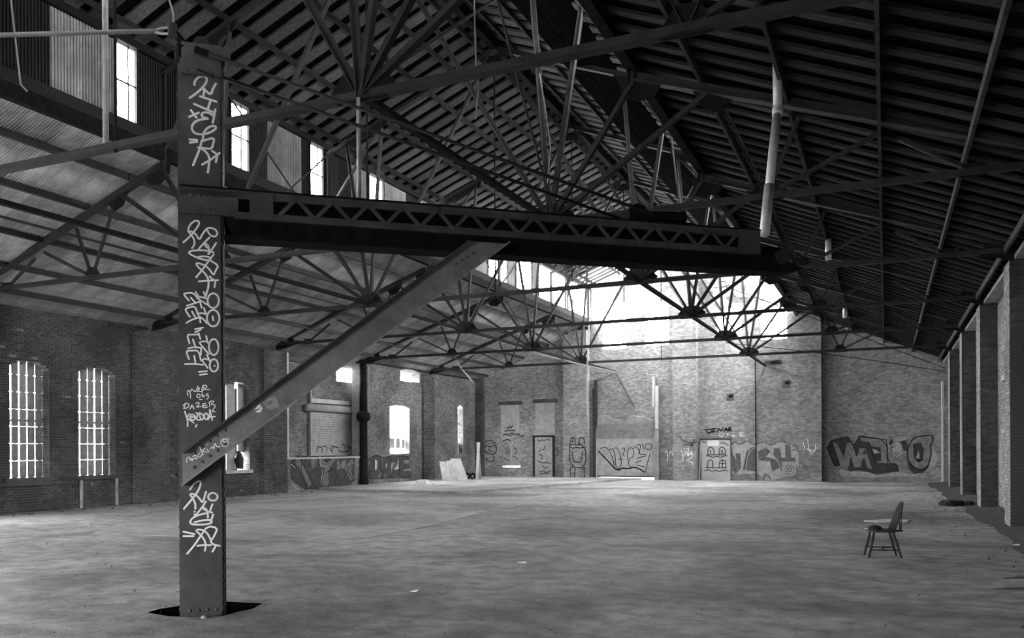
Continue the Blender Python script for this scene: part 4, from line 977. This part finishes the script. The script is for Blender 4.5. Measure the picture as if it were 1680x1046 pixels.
# bubble letters on the sliding door
wp(sd, BK, [('painted_letters', 'ink', .125, [], [[(80,690),(140,672),(190,760),(210,850)], [(165,700),(190,690),(215,740),(220,860),(260,880)], [(200,690),(230,680),(260,730),(275,830),(250,875)], [(280,690),(300,680),(300,720),(280,740),(300,760)], [(330,790),(325,720),(345,680),(380,690),(385,760),(340,780),(340,850),(370,860)], [(245,790),(285,785)], [(385,690),(400,670),(430,700),(440,745),(490,745)], [(410,660),(450,650),(430,740)], [(460,650),(480,700)], [(415,775),(500,755)], [(530,740),(500,850),(490,900)], [(400,820),(450,800)], [(410,840),(480,855)]], 1.1, 'black outlined bubble letters'),
 ('painted_letters', 'ink', .127, [], [[(65,715),(140,790),(220,880),(250,885),(280,865),(340,875),(380,855),(440,875),(490,912)]], 2.2, 'thick black underline of the bubble letters')], 970, 610, 5.505)
p = Paint(*BK); p.oval(518, 672, 30, 28, 1.1, .127, 970, 610, 5.505); p.build('painted_letters', M['ink'], sd, 'small ring beside the bubble letters')
for o in sd.children:
    if o.name.startswith('painted_letters'): o.matrix_parent_inverse = Matrix.Translation(-sd.location)
# gable piece high under the roof
wp(wall_back, BK, [('painted_letters', 'paint_mid', .012, [[(590,480),(650,555),(760,560),(880,555),(1130,540),(1160,460),(1000,470),(690,460)], [(205,260),(290,250),(330,380),(420,400),(400,560),(300,640),(250,560)], [(1140,190),(1290,190),(1400,330),(1330,420),(1230,300)]], [], 1, 'dark parts of the letters high on the gable'),
 ('painted_letters', 'paint_light', .016, [[(690,300),(790,270),(810,400),(860,400),(860,290),(950,230),(965,440),(900,490),(830,470),(760,500),(690,440)], [(400,330),(440,250),(560,240),(620,250),(600,320),(520,350),(430,400)], [(420,400),(500,360),(510,430),(440,480)]], [], 1, 'pale letters high on the gable'),
 ('painted_outline', 'ink', .020, [], [[(510,290),(520,265),(580,262),(600,290)], [(815,330),(815,400),(850,410),(862,320)], [(690,300),(690,440),(760,500),(900,490)], [(430,350),(520,350),(640,310)]], 1.2, 'black outline of the gable letters')], 1120, 430, 8.4)
# left low wall piece and the DAZE piece
wp(wall_left, LF, [('painted_letters', 'paint_dark', .012, [[(110,240),(190,172),(300,180),(420,176),(560,172),(700,176),(790,200),(785,440),(700,515),(540,530),(400,520),(270,530),(220,520),(110,420)]], [], 1, 'dark sprayed field of the low wall piece'),
 ('painted_letters', 'paint_mid', .016, [[(150,240),(190,185),(235,250),(330,470),(300,510),(215,320)], [(320,215),(360,185),(390,215),(360,310),(330,300)], [(420,190),(450,190),(490,260),(560,185),(590,210),(520,300),(520,480),(470,512),(432,480),(470,310),(420,300)], [(600,200),(640,250),(690,210),(710,330),(640,300),(600,330)], [(720,240),(770,200),(780,260),(740,320),(780,420),(740,440),(700,330)]], [], 1, 'grey letters of the low wall piece'),
 ('painted_outline', 'ink', .020, [], [[(120,240),(190,175),(230,230),(215,310),(270,520)], [(130,250),(165,300),(150,330)], [(195,185),(330,440),(380,515)], [(310,220),(350,180),(390,190)], [(410,180),(410,290),(470,300),(430,480),(460,515),(520,500),(510,330),(550,310)], [(440,180),(490,250),(560,180)], [(500,350),(560,320)], [(600,180),(640,260)], [(590,350),(610,440),(640,480)], [(700,260),(760,190),(780,240)], [(770,270),(700,320),(780,440)], [(260,525),(420,520)]], 1.6, 'black outline of the low wall letters'),
 ('painted_outline', 'paint_light', .022, [], [[(115,265),(160,305)], [(420,175),(420,285),(470,290)], [(100,420),(140,490),(200,540)], [(450,315),(432,470)], [(820,115),(880,110),(905,150)]], 1.3, 'pale highlights of the low wall letters'),
 ('painted_letters', 'paint_dark', .014, [[(930,220),(1000,170),(1060,180),(1065,340),(1030,400),(935,415),(950,260)], [(1085,200),(1160,180),(1170,400),(1130,400),(1120,360),(1100,400),(1060,410)], [(1170,190),(1265,180),(1210,310),(1262,320),(1262,395),(1165,402),(1180,330),(1220,250),(1175,245)], [(1270,180),(1360,185),(1365,230),(1310,232),(1310,258),(1365,262),(1385,310),(1330,330),(1392,345),(1390,405),(1265,412)]], [], 1, 'dark block letters reading DAZE'),
 ('painted_outline', 'ink', .020, [], [[(925,225),(1000,168),(1062,178),(1080,205),(1165,178),(1260,178),(1362,182),(1370,235)], [(925,225),(950,262),(930,420),(1060,412),(1170,405),(1265,412),(1392,405),(1385,310)], [(1065,190),(1065,340)], [(1170,190),(1165,400)], [(1265,190),(1262,400)]], 1.5, 'black outline of DAZE'),
 ('painted_outline', 'paint_light', .020, [[(1002,216),(1028,230),(1025,310),(1003,332)], [(1200,325),(1248,275),(1252,315)], [(1118,260),(1130,262),(1128,300),(1116,302)]], [[(1310,232),(1360,228)], [(1312,330),(1385,312)], [(930,235),(955,265)]], 1.1, 'pale hollows of DAZE')], 460, 720, 6.46)
wp(rd, ((XA+.1, 0, 0), (1, 0, 0)), [('painted_tag', 'ink', .006, [], [[(385,140),(395,75),(450,90),(440,140)], [(450,80),(500,80),(490,140)], [(540,75),(610,88)], [(520,90),(545,140),(560,85)], [(660,60),(680,50),(680,100)], [(700,60),(730,100),(750,70),(740,100)], [(620,110),(640,140),(720,125)]], 1.6, 'black row of strokes like a comb')], 460, 720, 6.46)
for o in rd.children:
    if o.name.startswith('painted_tag'): o.matrix_parent_inverse = Matrix.Translation(-rd.location)
wp(wall_left, LF, [('painted_tag', 'paint_dark', .012, [], [[(190,770),(215,745),(240,730),(262,735)], [(215,745),(205,770),(215,790)], [(232,760),(250,750),(262,765),(245,790)]], 2, 'dark scribble on the wall left of the crane post')], 0, 0, 1)
wp(wall_left, ((XL+.14, 0, 0), (1, 0, 0)), [('painted_tag', 'paint_dark', .012, [[(444,742),(466,738),(468,758),(446,760)]], [[(450,770),(468,775),(470,790),(455,795),(449,780)]], 2, 'dark ring on the pilaster beside the low wall')], 0, 0, 1)

# =================================================================== CHAIR
chair = empty('windsor_chair', 'dark wooden hoop-back chair standing alone on the concrete floor, turned sideways', 'chair', (-.05, 15.1, 0))
chair.rotation_euler = (0, 0, CAM_YAW-math.radians(11))
# local: x to the right (chair back), -x front; y away
SZ = .415
seat = MB(); pts = []
for k in range(20):
    t = 2*math.pi*k/20; x = .215*math.copysign(abs(math.cos(t))**.6, math.cos(t)); y = .20*math.copysign(abs(math.sin(t))**.6, math.sin(t)); pts.append((x-.03, y, SZ))
seat.prism(pts, (0, 0, .035)); seat.build('seat', M['chair_wood'], chair)
for (fx, fy, tx, ty) in [(-.255, -.18, -.165, -.13), (-.255, .18, -.165, .13), (.245, -.18, .12, -.13), (.245, .18, .12, .13)]:
    MB().tube([(fx, fy, 0), (fx+(tx-fx)*.35, fy+(ty-fy)*.35, SZ*.35), (fx+(tx-fx)*.7, fy+(ty-fy)*.7, SZ*.7), (tx, ty, SZ+.01)], [.014, .021, .024, .016], 8).build('leg', M['chair_wood'], chair, True)
MB().tube([(-.23, -.165, .13), (.21, -.165, .13)], [.012, .012], 8).build('stretcher', M['chair_wood'], chair, True)
MB().tube([(-.23, .165, .14), (.21, .165, .14)], [.012, .012], 8).build('stretcher', M['chair_wood'], chair, True)
MB().tube([(-.01, -.165, .135), (-.01, .165, .135)], .011, 8).build('stretcher', M['chair_wood'], chair, True)
hoop = []
for k in range(17):
    t = math.pi*k/16; yy = -.17*math.cos(t); zz = math.sin(t)**.55 if 0 < k < 16 else 0
    hoop.append((.135+.155*zz, yy*(1 if zz < .8 else 1), SZ+.03+.45*zz))
MB().tube(hoop, .016, 8).build('back_hoop', M['chair_wood'], chair, True)
for k in range(7):
    y = -.12+.04*k; top = .45*(max(0, 1-(abs(y)/.17)**2))**.28
    MB().tube([(.13, y*.8, SZ+.03), (.13+.155*top/.45, y, SZ+.03+top)], .007, 6).build('spindle', M['chair_wood'], chair, True)
MB().box(.13, .29, -.045, .045, SZ+.0, SZ+.03).build('seat_tail', M['chair_wood'], chair)
for y in (-.03, .03): MB().tube([(.27, y, SZ+.02), (.262, y*3, SZ+.34)], .009, 6).build('brace_spindle', M['chair_wood'], chair, True)
cl = MB(); n = 10
for r_, z in ((.095, 0), (.10, .025), (.07, .055), (.02, .068)):
    for k in range(n): t = 2*math.pi*k/n; cl.v.append((r_*math.cos(t)*1.1, r_*math.sin(t), z))
for j in range(3):
    for k in range(n): cl.f.append((j*n+k, j*n+(k+1) % n, (j+1)*n+(k+1) % n, (j+1)*n+k))
cl.f.append(tuple(range(3*n, 4*n))); cl.f.append(tuple(range(n-1, -1, -1)))
ca = chair.matrix_basis @ Vector((-.13, -.03, SZ+.036))
cl.build('cap', M['ink'], None, True, label='dark rounded cap lying on the front of the chair seat', cat='cap', loc=ca)
ca = chair.matrix_basis @ Vector((-.235, .02, SZ+.037))
MB().box(-.05, .05, -.04, .04, 0, .006).build('paper_scrap', M['white'], None, label='white scrap of paper on the chair seat edge', cat='paper', loc=ca)

# =================================================================== LOOSE THINGS ON THE FLOOR
def board_obj(name, label, cat, pts, thick, m, group=None):
    MB().prism(pts, (0, 0, thick)).build(name, M[m], None, label=label, cat=cat, group=group)
q = [on_floor(x, y) for x, y in [(1417, 855), (1450, 852.5), (1492, 853.5), (1488, 857), (1440, 857.5)]]
board_obj('flat_board', 'pale flat board lying on the floor behind the chair', 'board', [(p.x, p.y, .004) for p in q], .02, 'timber_light')
q = [on_floor(x, y) for x, y in [(1626, 966), (1700, 963), (1700, 955), (1640, 957)]]
board_obj('plank', 'grey plank lying at the right edge of the floor, nearer one', 'plank', [(p.x, p.y, .01) for p in q], .05, 'timber_mid', 'planks')
q = [on_floor(x, y) for x, y in [(1645, 956), (1700, 955), (1700, 951), (1648, 953)]]
board_obj('plank', 'thin dark plank at the right edge of the floor, farther one', 'plank', [(p.x, p.y, .01) for p in q], .04, 'timber', 'planks')
# leaning boards in the far left corner
def lean(label, px0, px1, base_y, top_y, shift, m, X=-21.3):
    b0, b1 = on_floor(px0, base_y, .1), on_floor(px1, base_y, .1)
    h = (base_y-top_y)*(b0-ORG).dot(FWD)/CAM_F
    d = RGT*(shift*(b0-ORG).dot(FWD)/CAM_F)+FWD*.35
    MB().prism([b0, b1, b1+d+UP*h, b0+d+UP*h], FWD*.06).build('leaning_board', M[m], None, label=label, cat='board', group='leaning boards')
lean('pale board leaning in the far left corner, leftmost of three', 726, 739, 789, 757, -6, 'panel_mid')
lean('pale board leaning in the far left corner, middle one of three', 738, 750, 788, 755, -6, 'panel_mid')
lean('wide pale board with a slot leaning in the far left corner, rightmost of three', 751, 768, 787, 752, -13, 'panel_light')
for lab, px0, px1, sh in [('narrow upright plank leaning against the back wall, left leg of the pair', 780, 784.5, 3), ('narrow upright plank leaning against the back wall, right leg of the pair', 786, 790.5, -5)]:
    lean(lab, px0, px1, 786 if sh > 0 else 785, 725, sh, 'timber_light' if sh > 0 else 'timber_mid')
# fallen white panel
b = on_floor(678, 796, .1)
fp = empty('fallen_panel', 'white panels propped like a low tent below the DAZE letters', 'panel', b)
s_ = (b-ORG).dot(FWD)/CAM_F
MB().prism([(0, 0, 0), RGT*22*s_, RGT*20*s_+UP*10*s_, RGT*6*s_+UP*9*s_], FWD*.05).build('panel_sheet', M['white'], fp)
MB().prism([RGT*20*s_+UP*10*s_, RGT*25*s_+UP*9*s_, RGT*41*s_+UP*.5*s_, RGT*36*s_], FWD*.05).build('panel_sheet', M['white'], fp)
# tyre-like rings
for lab, px, rr in [('dark ring of tyre beside the leaning boards, right one', 775.5, .13), ('dark ring of tyre beside the leaning boards, left one', 766.5, .13)]:
    c_ = on_floor(px, 786, .1)+UP*(rr+.05)
    c_.z = .1+rr+.055; ring = [c_+RGT*(rr*math.cos(t))+UP*(rr*math.sin(t)) for t in [2*math.pi*k/16 for k in range(17)]]
    MB().tube(ring, .055, 6, False).build('tyre', M['steel_dark'], None, True, label=lab, cat='tyre', group='tyres')
# heap of rags by the right wall
hp = MB(); rngH = random.Random(9); c_ = on_floor(1572, 829)
for k in range(9):
    x, y = rngH.uniform(-.35, .35), rngH.uniform(-.25, .25)
    hp.dome(c_+Vector((x, y, 0)), (rngH.uniform(-.4, .4), rngH.uniform(-.4, .4), 1), rngH.uniform(.14, .28), .7, 9)
hp.build('rag_heap', M['ink'], None, label='dark crumpled heap lying by the right wall pilasters', cat='heap')
# dirt along the right wall
dm = MB(); rngD = random.Random(12); ny, nx = 70, 7
edge = lambda y: 2.12+.07*math.sin(y*.7)+.05*math.sin(y*2.1)-.012*max(0, y-20)
for j in range(ny+1):
    y = 8+j*(YB-8.2)/ny
    for i in range(nx+1):
        t = i/nx; x = edge(y)+(XR-edge(y))*t
        dm.v.append((x, y, .004+.10*t**1.5*(.6+.5*rngD.random()) if i else .001))
for j in range(ny):
    for i in range(nx):
        q_ = j*(nx+1)+i; dm.f.append((q_, q_+1, q_+nx+2, q_+nx+1))
dm.build('dirt_bank', M['dirt'], None, True, label='loose dirt and rubble banked along the foot of the right wall', cat='dirt', kind='stuff')
# pebbles and grit
pb = MB(); rngG = random.Random(31)
def grit(x, y, r_, z=0.0):
    n = len(pb.v); a_ = rngG.uniform(0, 6.28)
    for k in range(5):
        t = a_+k*1.2566; rr = r_*rngG.uniform(.6, 1.2); pb.v.append((x+rr*math.cos(t), y+rr*math.sin(t), z))
    pb.v.append((x+r_*.2, y, z+r_*rngG.uniform(.4, .9)))
    for k in range(5): pb.f.append((n+k, n+(k+1) % 5, n+5))
for k in range(900):
    d = 5+30*rngG.random()**1.6; px = rngG.uniform(-20, 1680); p_ = ORG+ray(px, 800)*d
    if XL < p_.x < XR-.1 and p_.y < YB: grit(p_.x, p_.y, rngG.uniform(.004, .014)*(1+.04*d))
for k in range(500):
    y = rngG.uniform(9, YB-1); x = edge(y)-abs(rngG.gauss(0, .5)); grit(x, y, rngG.uniform(.008, .035))
for k in range(200):
    y = rngG.uniform(15, 30); x = XL+.1+abs(rngG.gauss(0, .5)); grit(x, y, rngG.uniform(.02, .06))
pb.build('grit', M['pebble'], None, label='scattered pebbles and crumbs of brick on the concrete floor', cat='rubble', kind='stuff')
for lab, px, py, r_ in [('small white scrap on the floor right of the crane post', 680, 970, .05), ('tiny white scrap on the floor in the middle distance', 857, 923, .07), ('white scrap beside the dirt at the right wall', 1667, 894, .06)]:
    c_ = on_floor(px, py)
    MB().prism([c_+Vector((-r_, -r_*.5, .003)), c_+Vector((r_, -r_*.7, .004)), c_+Vector((r_*.8, r_*.6, .02)), c_+Vector((-r_*.6, r_*.7, .004))], (0, 0, .006)).build('scrap', M['white'], None, label=lab, cat='scrap', group='white scraps')
c_ = on_floor(336, 1013)
MB().dome(c_, (.2, 0, 1), .045, .6, 9).build('stone', M['concrete_patch'], None, True, label='rounded stone lying against the foot of the crane post', cat='stone')
